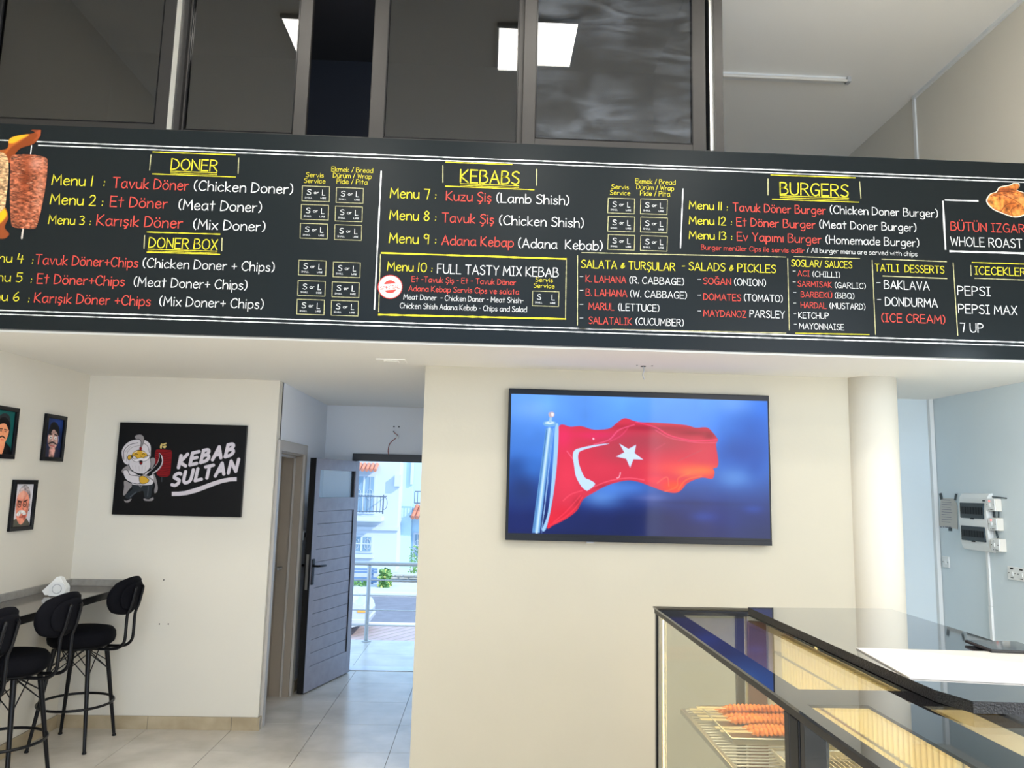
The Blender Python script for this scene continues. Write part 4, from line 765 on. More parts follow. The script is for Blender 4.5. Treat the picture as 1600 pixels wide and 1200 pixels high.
# ------------------------------------------------------------------ bar stools
def make_stool(loc, rz, label):
    r = empty('bar_stool', (0, 0, 0), label, 'stool', 'black bar stools at the wall table')
    MB().lathe([(.02, .655), (.185, .655), (.205, .672), (.212, .70), (.208, .735), (.19, .757), (.14, .768), (.02, .770)], n=36, m=K['velvet']).build('seat', None, r)
    MB().lathe([(.05, .640), (.165, .640), (.17, .655), (.05, .656)], n=28, m=K['black_metal']).build('seat_plate', None, r)
    def curved(rad, hw, z0, z1, th, pad, m, xo):
        b = MB(); nu, nv = 24, 12; vs = []; fs = []
        for side in (0, 1):
            for j in range(nv+1):
                for i in range(nu+1):
                    u = -1+2*i/nu; v = -1+2*j/nv
                    # superellipse outline
                    sx = u*math.sqrt(max(0, 1-.42*v*v)); sz = v*math.sqrt(max(0, 1-.42*u*u)); a = sx*hw/rad
                    e = max(0, 1-max(abs(u), abs(v))**6); t = th/2*(.25+.75*math.sqrt(e)); rr = rad+(t if side else -t)
                    x = xo+rr*math.cos(a)-rad; y = rr*math.sin(a); z = (z0+z1)/2+sz*(z1-z0)/2
                    vs.append((x+(z-z0)*.10, y, z))
        n1 = (nu+1)*(nv+1)
        for s_ in (0, 1):
            for j in range(nv):
                for i in range(nu): k = s_*n1+j*(nu+1)+i; fs.append((k, k+1, k+nu+2, k+nu+1))
        edge = [i for i in range(nu+1)]+[nu+(nu+1)*j for j in range(1, nv+1)]+[nv*(nu+1)+i for i in range(nu-1, -1, -1)]+[(nu+1)*j for j in range(nv-1, 0, -1)]
        for a, b2 in zip(edge, edge[1:]+edge[:1]): fs.append((a, b2, b2+n1, a+n1))
        b.add(vs, fs, m, True); return b
    bk = curved(.30, .205, .862, 1.118, .05, 0, K['velvet'], .30).build('backrest', None, r)
    curved(.32, .145, .892, 1.085, .02, 0, K['velvet'], .333).build('rear_pad', None, bk)
    for s_ in (-1, 1):
        y = s_*.055; b = MB(); P = [(.10, y, .637), (.22, y, .637), (.28, y, .645), (.315, y, .675), (.325, y, .72), (.325, y, .84), (.33, y, .88), (.347, y, .93), (.366, y, 1.03), (.366, y*.8, 1.05)]
        Q = [tuple(p) for p in cat(P, False, 4)]; b.tube(Q, .0105, K['black_metal'], 8); b.build('back_tube', None, r)
    for sx in (-1, 1):
        for sy in (-1, 1):
            b = MB(); b.tube([(sx*.115, sy*.115, .64), (sx*.188, sy*.188, .012)], .0165, K['black_metal'], 10, .0105); l = b.build('leg', None, r)
            MB().lathe([(.013, 0), (.015, .004), (.012, .014), (.010, .016)], (sx*.189, sy*.189, 0), 10, K['black_plastic']).build('foot_cap', None, l)
    MB().tube([(.232*math.cos(2*PI*k/40), .232*math.sin(2*PI*k/40), .272) for k in range(40)], .009, K['black_metal'], 8, closed=True).build('foot_ring', None, r)
    for k, (ax, ay, bx, by) in enumerate(((-1, -1, 1, -1), (1, -1, 1, 1), (1, 1, -1, 1), (-1, 1, -1, -1))):
        b = MB()
        for p, q in (((ax, ay), (bx, by)), ((bx, by), (ax, ay))):
            b.tube([(p[0]*.045+q[0]*.03, p[1]*.045+q[1]*.03, .645) if 0 else (p[0]*.09, p[1]*.09, .645), (q[0]*.138, q[1]*.138, .46)], .0035, K['black_metal'], 6)
            b.tube([(p[0]*.04, p[1]*.04, .645), (q[0]*.131, q[1]*.131, .52)], .003, K['black_metal'], 6)
        b.build('wire_brace', None, r)
    r.location = loc; r.rotation_euler.z = rz; return r
st0 = make_stool((-2.745, 5.55, 0), math.radians(-2), 'black velvet bar stool farthest along the bar table, beside the logo wall')
for (loc, rz, lab) in (((-2.76, 4.76, 0), -4, 'middle black velvet bar stool, its back in front of the napkin holder'), ((-2.78, 4.16, 0), -2, 'black velvet bar stool at the left edge of the picture, nearest, partly cut off')):
    s = copy_tree(st0); s.location = loc; s.rotation_euler.z = math.radians(rz); s['label'] = lab

# ------------------------------------------------------------------ small marks on walls and ceiling
hb = MB()
p = on(1005, 572, 2, ZL)
cb = empty('hanging_cable', (p.x, p.y, ZL), 'short grey cable end hanging from a ceiling hole above the television', 'cable')
MB().lathe([(.017, 0), (.017, .002)], (p.x, p.y, ZL-.003), 16, K['hole']).build('hole', None, cb)
MB().tube(cat([(p.x, p.y, ZL), (p.x+.004, p.y-.002, ZL-.03), (p.x-.003, p.y, ZL-.055), (p.x+.008, p.y, ZL-.085)], False), .0045, K['grey_plastic'], 8).build('cable', None, cb)
for dx in (-.045, .05): MB().lathe([(.005, 0), (.005, .002)], (p.x+dx, p.y-.03, ZL-.003), 10, K['hole']).build('screw_hole', None, cb)
w1 = on(616, 676, 1, YD); w2 = on(608, 711, 1, YD)
rw = empty('wire_stub', (w2.x, YD, w2.z), 'thin red wire hanging from holes above the exit door', 'wire')
MB().tube(cat([(w1.x, YD-.004, w1.z), (w1.x+.04, YD-.03, w1.z-.03), (w1.x+.03, YD-.03, w1.z-.05), (w2.x+.01, YD-.03, w2.z+.12), (w2.x-.01, YD-.02, w2.z+.05), (w2.x, YD-.035, w2.z)], False), .004, K['wire_red'], 6).build('wire', None, rw)
MB().box(w1.x+.025, w1.x+.05, YD-.04, YD-.02, w1.z-.06, w1.z-.035, K['white_plastic'], .003).build('connector', None, rw)
for dx, dz in ((-.005, .06), (.045, .06), (-.005, .01)): MB().lathe([(.007, 0), (.007, .002)], (w1.x+dx, YD-.003, w1.z+dz), 10, K['hole'], axis='y').build('drill_hole', None, rw)
for px_, py_ in ((256, 906), (249, 975), (263, 975)):
    p = on(px_, py_, 1, YG-.001); MB().lathe([(.005, 0), (.004, .0012)], (p.x, YG-.0015, p.z), 8, K['hole'], axis='y').build('drill_hole', None, bpy.data.objects['wall_logo'])
v = on(612, 563, 2, ZL)
cv = empty('ceiling_cover', (v.x, v.y, ZL), 'flat white blanking plate on the low ceiling before the corridor', 'cover plate')
MB().box(v.x-.09, v.x+.09, v.y-.07, v.y+.07, ZL-.008, ZL-.0005, K['ceil'], .002).build('plate', None, cv)
MB().box(v.x-.045, v.x+.045, v.y-.035, v.y+.035, ZL-.012, ZL-.008, K['ceil'], .001).build('plug', None, cv)

# ------------------------------------------------------------------ exit door
dr = empty('door_1', (-.84, YD, 0), 'open dark exit door with frame', kind='structure')
b = MB(); b.box(-1.318, -.358, YD-.035, YD+.06, 2.018, 2.092, K['alu_dark'], .003); b.box(-1.318, -1.27, YD-.035, YD+.06, 0, 2.02, K['alu_dark'], .003); b.box(-.40, -.358, YD-.035, YD+.06, 0, 2.02, K['alu_dark'], .003)
b.build('door_frame', None, dr)
hgx, hgy = -1.262, YD-.055; ang = math.atan2(6.885-hgy, -1.50-hgx); Lw = .845
T = Matrix.Translation((hgx, hgy, .012)) @ Matrix.Rotation(ang, 4, 'Z')
# leaf local: x along the leaf from hinge to lock edge, y thickness (visible face is +y side), z height
H_ = 2.0; th = .026
def lb(b, x0, x1, y0, y1, z0, z1, m, bev=.002): b.box(x0, x1, y0, y1, z0, z1, m, bev, T)
lf = MB()
side = 1
lb(lf, 0, .075, -th, th, 0, H_, K['door_grey']); lb(lf, Lw-.085, Lw, -th, th, 0, H_, K['door_grey']); lb(lf, .075, Lw-.085, -th, th, H_-.10, H_, K['door_grey']); lb(lf, .075, Lw-.085, -th, th, 0, .20, K['door_grey']); lb(lf, .075, Lw-.085, -th, th, 1.53, 1.65, K['door_grey'])
lb(lf, Lw, Lw+.006, -th-.004, th+.004, 0, H_, K['alu_dark'], 0)
leaf = lf.build('door_leaf', None, dr)
nb = 12; h0 = .20; dz = (1.53-.20)/nb
for k in range(nb):
    q = MB(); lb(q, .076, Lw-.086, -.016, .016, h0+k*dz+.0015, h0+(k+1)*dz-.0015, K['door_grey'], .0015); q.build('board', None, leaf)
q = MB(); lb(q, .075, Lw-.085, -.004, .004, 1.65, H_-.10, K['clear'], 0); q.build('pane', None, leaf)
q = MB()
for xa, xb, za, zb in ((.075, .09, 1.65, H_-.10), (Lw-.095, Lw-.085, 1.65, H_-.10)): lb(q, xa, xb, -.014, .014, za, zb, K['alu_dark'], 0)
for sd_ in (1, -1): lb(q, .075, .083, min(sd_*.015, sd_*.024), max(sd_*.015, sd_*.024), .2, 1.53, K['alu_dark'], 0)
q.build('pane_gasket', None, leaf)
for sd_ in (1, -1):
    q = MB(); lb(q, Lw-.062, Lw-.022, min(sd_*th, sd_*(th+.008)), max(sd_*th, sd_*(th+.008)), .90, 1.12, K['black_plastic']); 
    q.tube([T @ Vector((Lw-.042, sd_*th, 1.06)), T @ Vector((Lw-.042, sd_*(th+.05), 1.06)), T @ Vector((Lw-.06, sd_*(th+.058), 1.06)), T @ Vector((Lw-.17, sd_*(th+.055), 1.055))], .010, K['black_plastic'], 10)
    q.build('door_handle', None, leaf)
q = MB(); lb(q, Lw+.006, Lw+.0085, -.012, .012, .86, 1.16, K['steel_dull'], 0); q.build('lock_plate', None, leaf)

# beige inner doorway in the corridor wall
d2 = empty('door_2', (XC0, 6.4, 0), 'beige doorway with recessed door in the corridor wall', kind='structure')
b = MB(); fx0, fx1 = XC0-.15, XC0+.022
b.box(XC0, fx1, 5.935, 6.005, 0, 2.118, K['beige_light'], .003); b.box(XC0, fx1, 6.79, 6.865, 0, 2.118, K['beige_light'], .003); b.box(XC0, fx1, 6.005, 6.79, 2.035, 2.118, K['beige_light'], .003)
b.build('architrave', None, d2)
b = MB(); b.box(fx0-.12, XC0, 5.991, 6.01, 0, 2.035, K['beige']); b.box(fx0-.12, XC0, 6.78, 6.799, 0, 2.035, K['beige']); b.box(fx0-.12, XC0, 6.01, 6.78, 2.02, 2.039, K['beige']); b.build('jamb', None, d2)
b = MB(); b.box(XC0-.07, XC0-.055, 6.762, 6.78, 0, 2.02, K['beige_light']); b.box(XC0-.07, XC0-.055, 6.01, 6.78, 2.0, 2.02, K['beige_light']); b.build('door_stop', None, d2)
lf2 = MB().box(fx0-.055, fx0-.015, 6.012, 6.778, .008, 2.018, K['beige'], .003).build('door_leaf', None, d2)
b = MB(); hy2 = 6.70; b.box(fx0-.016, fx0-.008, hy2-.022, hy2+.022, .96, 1.12, K['steel_dull'], .002); b.tube([(fx0-.01, hy2, 1.07), (fx0+.045, hy2, 1.07), (fx0+.05, hy2-.02, 1.07), (fx0+.05, hy2-.12, 1.07)], .009, K['steel_dull'], 10); b.build('door_handle', None, lf2)
ls = empty('light_switch', (XC0, 7.0, 1.33), 'white light switch between the beige doorway and the exit door', 'switch')
MB().box(XC0, XC0+.010, 6.955, 7.04, 1.285, 1.37, K['white_plastic'], .002).build('plate', None, ls); MB().box(XC0+.010, XC0+.015, 6.98, 7.015, 1.305, 1.35, K['black_plastic'], .001).build('rocker', None, ls)

# ------------------------------------------------------------------ kitchen wall fittings (on the plane X = XR)
def kz(px, py): p = on(px, py, 0, XR); return p.y, p.z
fb = empty('fuse_box', (XR, 5.48, 1.42), 'white fuse box with two dark smoked windows on the kitchen wall', 'fuse box')
# curved cover: profile along z
prof = [(0, 1.425), (.05, 1.432), (.075, 1.47), (.085, 1.56), (.088, 1.63), (.085, 1.72), (.07, 1.80), (.045, 1.828), (0, 1.835)]
b = MB(); P = [(XR-x*.6, 5.25, z) for x, z in prof]; b.prism(P, (0, .31, 0), K['white_plastic']); b.build('cover', None, fb)
for z0, z1 in ((1.655, 1.765), (1.495, 1.60)):
    w_ = MB().box(XR-.058, XR-.03, 5.275, 5.54, z0, z1, K['smoke'], .004).build('window', None, fb)
    q = MB()
    for k in range(8): q.box(XR-.061, XR-.0575, 5.29+k*.03, 5.316+k*.03, z0+.03, z1-.03, K['black_plastic'])
    q.box(XR-.060, XR-.05, 5.39, 5.42, z0-.006, z0+.002, K['black_plastic']); q.build('breaker', None, w_)
MB().box(XR-.05, XR-.044, 5.27, 5.29, 1.778, 1.786, K['black_plastic']).build('marking', None, fb)
# isolator boxes beside it
for k, (y, z, on_) in enumerate(((5.203, 1.755, 1), (5.195, 1.625, 1), (5.18, 1.485, 0))):
    e = empty('isolator_switch', (XR, y, z-.043), ['top white isolator switch box beside the fuse box, with red light', 'middle white isolator switch box beside the fuse box, with red light', 'bottom white isolator switch box beside the fuse box, unlit'][k], 'switch', 'isolator boxes beside the fuse box')
    MB().box(XR-.045, XR-.001, y-.045, y+.045, z-.043, z+.043, K['cream_plastic'], .004).build('box', None, e)
    MB().box(XR-.052, XR-.045, y-.043, y+.043, z-.041, z+.041, K['white_plastic'], .002).build('plate', None, e)
    MB().box(XR-.057, XR-.052, y+.0, y+.02, z-.012, z+.012, K['white_plastic'], .001).build('rocker', None, e)
    MB().box(XR-.055, XR-.052, y+.004, y+.014, z+.022, z+.030, K['red_led'] if on_ else K['grey_plastic']).build('indicator', None, e)
    q = MB()
    for dy in (-.03, .034): q.box(XR-.0535, XR-.052, y+dy-.003, y+dy+.003, z-.003, z+.003, K['hole'])
    for dy in (-.025, -.012, .0, .016): q.box(XR-.0535, XR-.052, y+dy-.004, y+dy+.004, z-.034, z-.030, K['hole'])
    q.build('screw', None, e)
cbl = empty('link_cable', (XR, 5.28, 1.5), 'dark cables running down between fuse box and isolator boxes', 'cable')
q = MB(); q.tube([(XR-.009, 5.2375, 1.711), (XR-.009, 5.23, 1.669)], .006, K['tape'], 8); q.tube([(XR-.012, 5.18, 1.711), (XR-.014, 5.182, 1.669)], .005, K['tape'], 8); q.tube([(XR-.009, 5.225, 1.581), (XR-.009, 5.21, 1.529)], .006, K['tape'], 8); q.tube([(XR-.006, 5.245, 1.812), (XR-.006, 5.10, 1.803)], .004, K['tape'], 8); q.build('cable', None, cbl)
cdt = empty('cable_conduit', (XR, 5.32, .6), 'white cable conduit running down below the fuse box', 'conduit')
y1, z1 = kz(1545, 862); y2, z2 = kz(1552, 948)
MB().box(XR-.016, XR-.001, y1-.012, y1+.012, z2, z1+.005, K['white_plastic'], .002).build('conduit', None, cdt)
MB().box(XR-.018, XR-.001, y1-.014, y1+.014, .3, z2-.002, K['white_plastic'], .002).build('conduit', None, cdt)
def switch(y0, y1_, z0, z1_, label, gangs, catg='socket'):
    e = empty('wall_socket', (XR, (y0+y1_)/2, z0), label, catg)
    MB().box(XR-.011, XR-.001, y0, y1_, z0, z1_, K['white_plastic'], .003).build('plate', None, e); w_ = (y1_-y0)/gangs
    for g_ in range(gangs):
        yc = y0+w_*(g_+.5); zc = (z0+z1_)/2; q = MB(); q.box(XR-.015, XR-.011, yc-.012, yc+.012, zc-.016, zc+.010, K['white_plastic'], .001); q.build('rocker', None, e)
        q = MB(); 
        if gangs > 1: q.box(XR-.0135, XR-.011, yc-.014, yc+.014, z1_-.018, z1_-.008, K['hole']); q.box(XR-.0135, XR-.011, yc-.012, yc+.012, z0+.012, z0+.016, K['hole'])
        for dy in (-.03, .03): q.box(XR-.0125, XR-.011, yc+dy-.003, yc+dy+.003, zc-.003, zc+.003, K['hole'])
        q.build('socket_slot', None, e)
switch(5.785, 5.868, 1.268, 1.352, 'single white switch plate below the taped paper sheet', 1, 'switch')
switch(4.95, 5.13, 1.265, 1.352, 'double white socket plate at the right edge of the picture', 2)
ps = empty('paper_sheet', (XR, 5.76, 1.57), 'printed paper sheet taped to the kitchen wall beside the fuse box', 'paper')
fnk = lambda x, y: kz(1440+x*.175, 750+y*.175)
def kq(b, pts, x, th_, m): b.prism([(x, *fnk(*p)) for p in pts], (th_, 0, 0), m)
b = MB(); kq(b, [(175, 162), (285, 165), (318, 210), (326, 440), (270, 428), (162, 408), (168, 250)], XR-.004, .002, K['paper']); b.build('sheet', None, ps)
b = MB()
for k in range(10):
    y = 180+k*22; kq(b, [(185, y-8), (262+(k % 3)*8, y-2), (262+(k % 3)*8, y+3), (185, y-3)], XR-.0048, .0006, K['ink'])
for x0, x1 in ((170, 185), (195, 205), (212, 240), (246, 268)): kq(b, [(x0, 408+x0*.03), (x1, 408+x1*.03), (x1, 420+x1*.03), (x0, 416+x0*.03)], XR-.0048, .0006, K['ink'])
b.build('printing', None, ps)
for P in ([(162, 122), (182, 115), (195, 168), (174, 178)], [(305, 120), (320, 126), (312, 182), (296, 176)], [(246, 422), (274, 426), (275, 456), (246, 454)]):
    b = MB(); kq(b, P, XR-.006, .002, K['tape']); b.build('tape_strip', None, ps)

# ------------------------------------------------------------------ refrigerated display case
dc = empty('display_case', (1.07, 2.2, 0), 'glass display case with black-bordered glass top and warm lit kebab trays', 'display case')
X0, X1, Y0, Y1, ZC = .803, 1.345, .8, 3.635, 1.264
MB().box(X0+.03, X1, Y0, Y1-.02, 0, .52, K['cabinet'], .004).build('base_cabinet', None, dc)
b = MB()
zt0 = ZC-.008
for q in ((X0, X1, 3.475, Y1), (X0, .885, 2.17, 3.475), (1.19, X1, 2.17, 3.475), (X0, X1, 2.02, 2.17), (X0, .845, Y0, 2.02), (1.005, 1.15, Y0, 2.02)): b.box(*q, zt0, ZC, K['frit'])
b.build('black_glass_border', None, dc)
for q in ((.885, 1.19, 2.17, 3.475), (.845, 1.005, Y0, 2.02), (1.15, X1, Y0, 2.02)): MB().box(*q, zt0, ZC, K['clear_case']).build('top_pane', None, dc)
b = MB(); b.box(X0+.004, X0+.022, Y0, Y1-.01, ZC-.030, zt0-.0005, K['alu'], .002); b.box(X0+.022, X1, Y1-.03, Y1-.012, ZC-.035, zt0-.0005, K['alu'], .002); b.box(X1-.02, X1-.002, Y0, Y1-.01, ZC-.035, zt0-.0005, K['alu'], .002); b.build('top_rail', None, dc)
for q in ((2.078, 3.585), (Y0, 1.828)): MB().box(X0+.009, X0+.015, q[0], q[1], .52, ZC-.03, K['clear_case']).build('side_pane', None, dc)
MB().box(X0+.02, X1-.16, Y1-.028, Y1-.022, .52, ZC-.03, K['clear_case']).build('end_pane', None, dc)
b = MB(); b.box(X0+.005, X0+.022, Y1-.03, Y1-.012, .52, ZC-.03, K['chrome'], .002); b.box(X0+.005, X0+.013, Y1-.05, Y1-.03, .52, ZC-.03, K['black_plastic'], .001); b.box(X0+.013, X0+.03, Y1-.075, Y1-.035, .52, ZC-.03, K['steel_dull'], .003); b.build('corner_post', None, dc)
MB().box(X0+.032, X0+.036, Y1-.068, Y1-.05, .56, ZC-.05, K['led']).build('led_strip', None, dc)
b = MB(); b.box(X0+.003, X0+.03, 2.045, 2.078, .1, ZC-.03, K['alu_dark'], .003); b.box(X0+.003, X0+.026, 1.985, 2.042, .1, ZC-.03, K['black_plastic'], .004); b.box(X0+.006, X0+.03, 1.955, 1.982, .1, ZC-.03, K['alu_dark'], .003); b.build('mullion_post', None, dc)
MB().box(X0+.005, X0+.012, 1.83, 1.953, .1, ZC-.03, K['screen_black'], .001).build('dark_glass_strip', None, dc)
b = MB(); b.box(X1-.165, X1-.13, Y1-.05, Y1-.02, .52, ZC-.03, K['alu'], .003); b.box(X1-.13, X1-.115, Y1-.05, Y1-.04, .52, ZC-.03, K['chrome'], .002); b.build('inner_post', None, dc)
MB().box(X1-.115, X1-.03, Y1-.06, Y1-.045, .52, ZC-.05, K['copper'], .003).build('copper_panel', None, dc)
MB().box(X1-.02, X1-.01, Y0, Y1-.03, .52, ZC-.036, K['case_white']).build('rear_panel', None, dc)
for k in range(40):       # ribbed sliding cover at the staff side
    y = 2.15+k*.031
    MB().tube([(X1-.032, y, .60), (X1-.030, y+.003, .9), (X1-.034, y, 1.19)], .0125, K['fin'], 6).build('rib', None, dc)
b = MB(); b.box(X1-.045, X1-.02, 2.1, 3.45, 1.10, 1.108, K['steel_dull']); b.box(X1-.045, X1-.02, 2.1, 3.45, .99, .998, K['steel_dull']); b.build('rib_rail', None, dc)
MB().box(X0+.026, X0+.040, .9, 3.5, ZC-.026, ZC-.018, K['led']).build('led_strip', None, dc)
MB().box(X0+.03, X1-.02, Y0, Y1-.03, .52, .535, K['case_white']).build('deck', None, dc)
# wire rack at mid height
zr = .915
b = MB()
for q in ((X0+.028, X0+.045, 1.0, 3.25), (X1-.06, X1-.045, 1.0, 3.25)): b.box(*q, zr-.02, zr, K['steel_dull'], .002)
b.box(X0+.045, X1-.06, 3.235, 3.25, zr-.02, zr, K['steel_dull'], .002); b.build('rack_frame', None, dc)
for k in range(72):
    y = 1.03+k*.031; MB().tube([(X0+.04, y, zr-.004), (X1-.05, y, zr-.004)], .0034, K['steel_dull'], 6).build('rack_bar', None, dc)
l = bpy.data.lights.new('case_glow', 'AREA'); lo = bpy.data.objects.new('case_glow', l); COL.objects.link(lo); l.shape = 'RECTANGLE'; l.size = .05; l.size_y = 2.4; l.energy = 9; l.color = (1, .72, .30)
lo.location = (X0+.05, 2.2, ZC-.035); lo.rotation_euler = (0, math.radians(-32), 0)

def tray(x0, x1, y0, y1, z, h, m, label):
    e = empty('food_tray', ((x0+x1)/2, (y0+y1)/2, z), label, 'tray', 'trays in the display case'); b = MB(); i = .012
    b.add([(x0+i, y0+i, z), (x1-i, y0+i, z), (x1-i, y1-i, z), (x0+i, y1-i, z), (x0, y0, z+h), (x1, y0, z+h), (x1, y1, z+h), (x0, y1, z+h), (x0+i+.004, y0+i+.004, z+.003), (x1-i-.004, y0+i+.004, z+.003), (x1-i-.004, y1-i-.004, z+.003), (x0+i+.004, y1-i-.004, z+.003), (x0+.005, y0+.005, z+h), (x1-.005, y0+.005, z+h), (x1-.005, y1-.005, z+h), (x0+.005, y1-.005, z+h)],
          [(0, 3, 2, 1), (0, 1, 5, 4), (1, 2, 6, 5), (2, 3, 7, 6), (3, 0, 4, 7), (8, 9, 10, 11), (8, 12, 13, 9), (9, 13, 14, 10), (10, 14, 15, 11), (11, 15, 12, 8), (4, 5, 13, 12), (5, 6, 14, 13), (6, 7, 15, 14), (7, 4, 12, 15)], m)
    b.build('body', None, e); q = MB(); r = [(x0, y0, z+h), (x1, y0, z+h), (x1, y1, z+h), (x0, y1, z+h)]; q.tube(r, .004, m, 6, closed=True); q.build('rim', None, e); return e
tray(.90, 1.285, 2.80, 3.20, zr+.0005, .022, K['steel_dull'], 'steel tray under the orange minced kebab skewers')
tray(.99, 1.285, 2.42, 2.66, zr+.0005, .03, K['steel_dull'], 'steel tray with a wire insert in front of the skewers')
tray(1.02, 1.285, 2.08, 2.38, zr+.0005, .028, K['steel_dull'], 'steel tray holding orange marinated chicken')
q = empty('wire_insert', (1.14, 2.54, zr+.006), 'wire grid insert lying in the empty steel tray', 'rack'); w_ = MB()
for k in range(16): w_.tube([(1.005+k*.0175, 2.44, zr+.022), (1.005+k*.0175, 2.64, zr+.022)], .0016, K['chrome'], 5)
for k in range(3): w_.tube([(1.003, 2.46+k*.08, zr+.019), (1.272, 2.46+k*.08, zr+.019)], .002, K['chrome'], 5)
w_.build('grid', None, q)
# skewers: flat blade with wavy pressed mince
def make_skewer(label):
    e = empty('kebab_skewer', (0, 0, 0), label, 'skewer', 'minced kebab skewers in the display case')
    MB().box(-.015, .40, -.0115, .0115, -.0015, .0015, K['skewer'], .0006).build('blade', None, e)
    b = MB(); n = 84; vs = []; fs = []; m = 14
    for i in range(n+1):
        t = i/n; x = .085+t*.30; w = .5+.5*math.sin(x*2*PI/.0165); end = min(1, t*9, (1-t)*9)**.5
        for k in range(m):
            a = 2*PI*k/m; r = (.0115+.0065*w+.0015*math.sin(13*t+3*a))*max(.15, end)
            vs.append((x, r*1.25*math.cos(a), r*.85*math.sin(a)))
    for i in range(n):
        for k in range(m): fs.append((i*m+k, i*m+(k+1) % m, (i+1)*m+(k+1) % m, (i+1)*m+k))
    fs += [tuple(range(m))[::-1], tuple(range(n*m, n*m+m))]; b.add(vs, fs, K['meat'], True); b.build('meat', None, e); return e
sk = None; zs = zr+.0195
for i, (x, y, z, lab) in enumerate(((.862, 3.165, zs, 'orange minced kebab skewer at the back of the case, farthest'), (.865, 3.122, zs, 'second orange minced kebab skewer from the back'), (.870, 3.078, zs, 'third orange minced kebab skewer from the back'), (.868, 3.034, zs, 'fourth orange minced kebab skewer, last of the rear group'), (.872, 3.10, zs+.026, 'orange minced kebab skewer lying on top of the rear group'), (.895, 2.935, zs, 'orange minced kebab skewer behind the nearest one'), (.902, 2.892, zs, 'orange minced kebab skewer nearest in the front pair'))):
    if sk is None: sk = make_skewer(lab); o = sk
    else: o = copy_tree(sk); o['label'] = lab
    o.location = (x, y, z)
# marinated chicken pieces
chl = ['marinated orange chicken piece at the left front of its tray', 'marinated orange chicken piece at the middle front of its tray', 'marinated orange chicken piece at the right front of its tray', 'marinated orange chicken piece at the left back of its tray', 'marinated orange chicken piece at the middle back of its tray', 'marinated orange chicken piece at the right back of its tray']
for i in range(6):
    x = 1.07+(i % 3)*.078; y = 2.16+(i//3)*.12; b = MB(); vs = []; fs = []; n, m = 10, 14
    for j in range(n+1):
        ph = -PI/2+PI*j/n
        for k in range(m):
            a = 2*PI*k/m; rr = 1+.22*noise.noise(Vector((math.cos(a)*1.6+i*3, math.sin(a)*1.6, ph*1.4))); vs.append((x+.037*rr*math.cos(ph)*math.cos(a), y+.056*rr*math.cos(ph)*math.sin(a), zr+.022+.018*rr*math.sin(ph)))
    for j in range(n):
        for k in range(m): fs.append((j*m+k, j*m+(k+1) % m, (j+1)*m+(k+1) % m, (j+1)*m+k))
    b.add(vs, fs, K['chicken'], True); tag(b.build('chicken_piece', None, None, (x, y, zr)), chl[i], 'meat', 'marinated chicken pieces')

# granite serving counter
gc = empty('granite_counter', (1.55, 2.7, 0), 'black granite serving counter on a dark cabinet beside the display case', 'counter')
gp = [(1.185, 3.44), (1.85, 3.49), (1.83, 1.93), (1.24, 1.955), (1.205, 2.06), (1.20, 2.2)]
b = MB(); b.prism([(x, y, 1.2655) for x, y in gp], (0, 0, .0295), K['granite'], K['granite_edge']); b.build('granite_slab', None, gc)
MB().box(1.36, 1.80, 2.02, 3.42, 0, 1.259, K['cabinet'], .003).build('cabinet', None, gc)
b = MB(); P = [(1.246, 2.572, 1.2955), (1.80, 2.545, 1.2955), (1.775, 2.095, 1.2955), (1.203, 2.178, 1.2955)]; b.prism(P, (0, 0, .004), K['paper'])
o = b.build('paper_board', None, None, (1.5, 2.35, 1.295)); tag(o, 'large white sheet of card lying on the black granite counter', 'card')
ph_ = empty('tablet', (1.76, 2.57, 1.297), 'dark glass tablet lying on the white sheet at the right edge', 'tablet')
Tt = Matrix.Translation((1.78, 2.60, 1.2998)) @ Matrix.Rotation(math.radians(-6), 4, 'Z')
MB().box(-.10, .08, -.085, .085, 0, .009, K['alu'], .003, Tt).build('case', None, ph_); MB().box(-.095, .075, -.08, .08, .009, .0105, K['screen_black'], .0004, Tt).build('glass', None, ph_)

# ------------------------------------------------------------------ outside
def XZ(px, py, Y): p = on(px, py, 1, Y); return p.x, p.z
GZ = -2.5
tag(MB().box(-14, 14, 9.22, 24.4, GZ-.2, GZ, K['paver']).build('ground_forecourt'), 'pink block paved forecourt', kind='structure')
tag(MB().box(-30, 30, 24.4, 30.4, GZ-.2, GZ, K['asphalt']).build('ground_road'), 'grey asphalt road', kind='structure')
kb = tag(MB().box(-30, 30, 24.2, 24.42, GZ, GZ+.06, K['kerb']).build('ground_kerb'), 'pale kerb', kind='structure')
tag(MB().box(-30, 30, 30.4, 60, GZ-.2, GZ+.10, K['concrete']).build('ground_pavement'), 'pale pavement across the road', kind='structure')
tag(MB().box(-30, 30, 30.25, 30.4, GZ, GZ+.14, K['kerb']).build('ground_kerb_far'), 'pale kerb across the road', kind='structure')
tag(MB().box(XL-TH, XR+TH, 9.0, 9.22, GZ, -.2, K['wall']).build('wall_terrace'), 'terrace retaining wall', kind='structure')
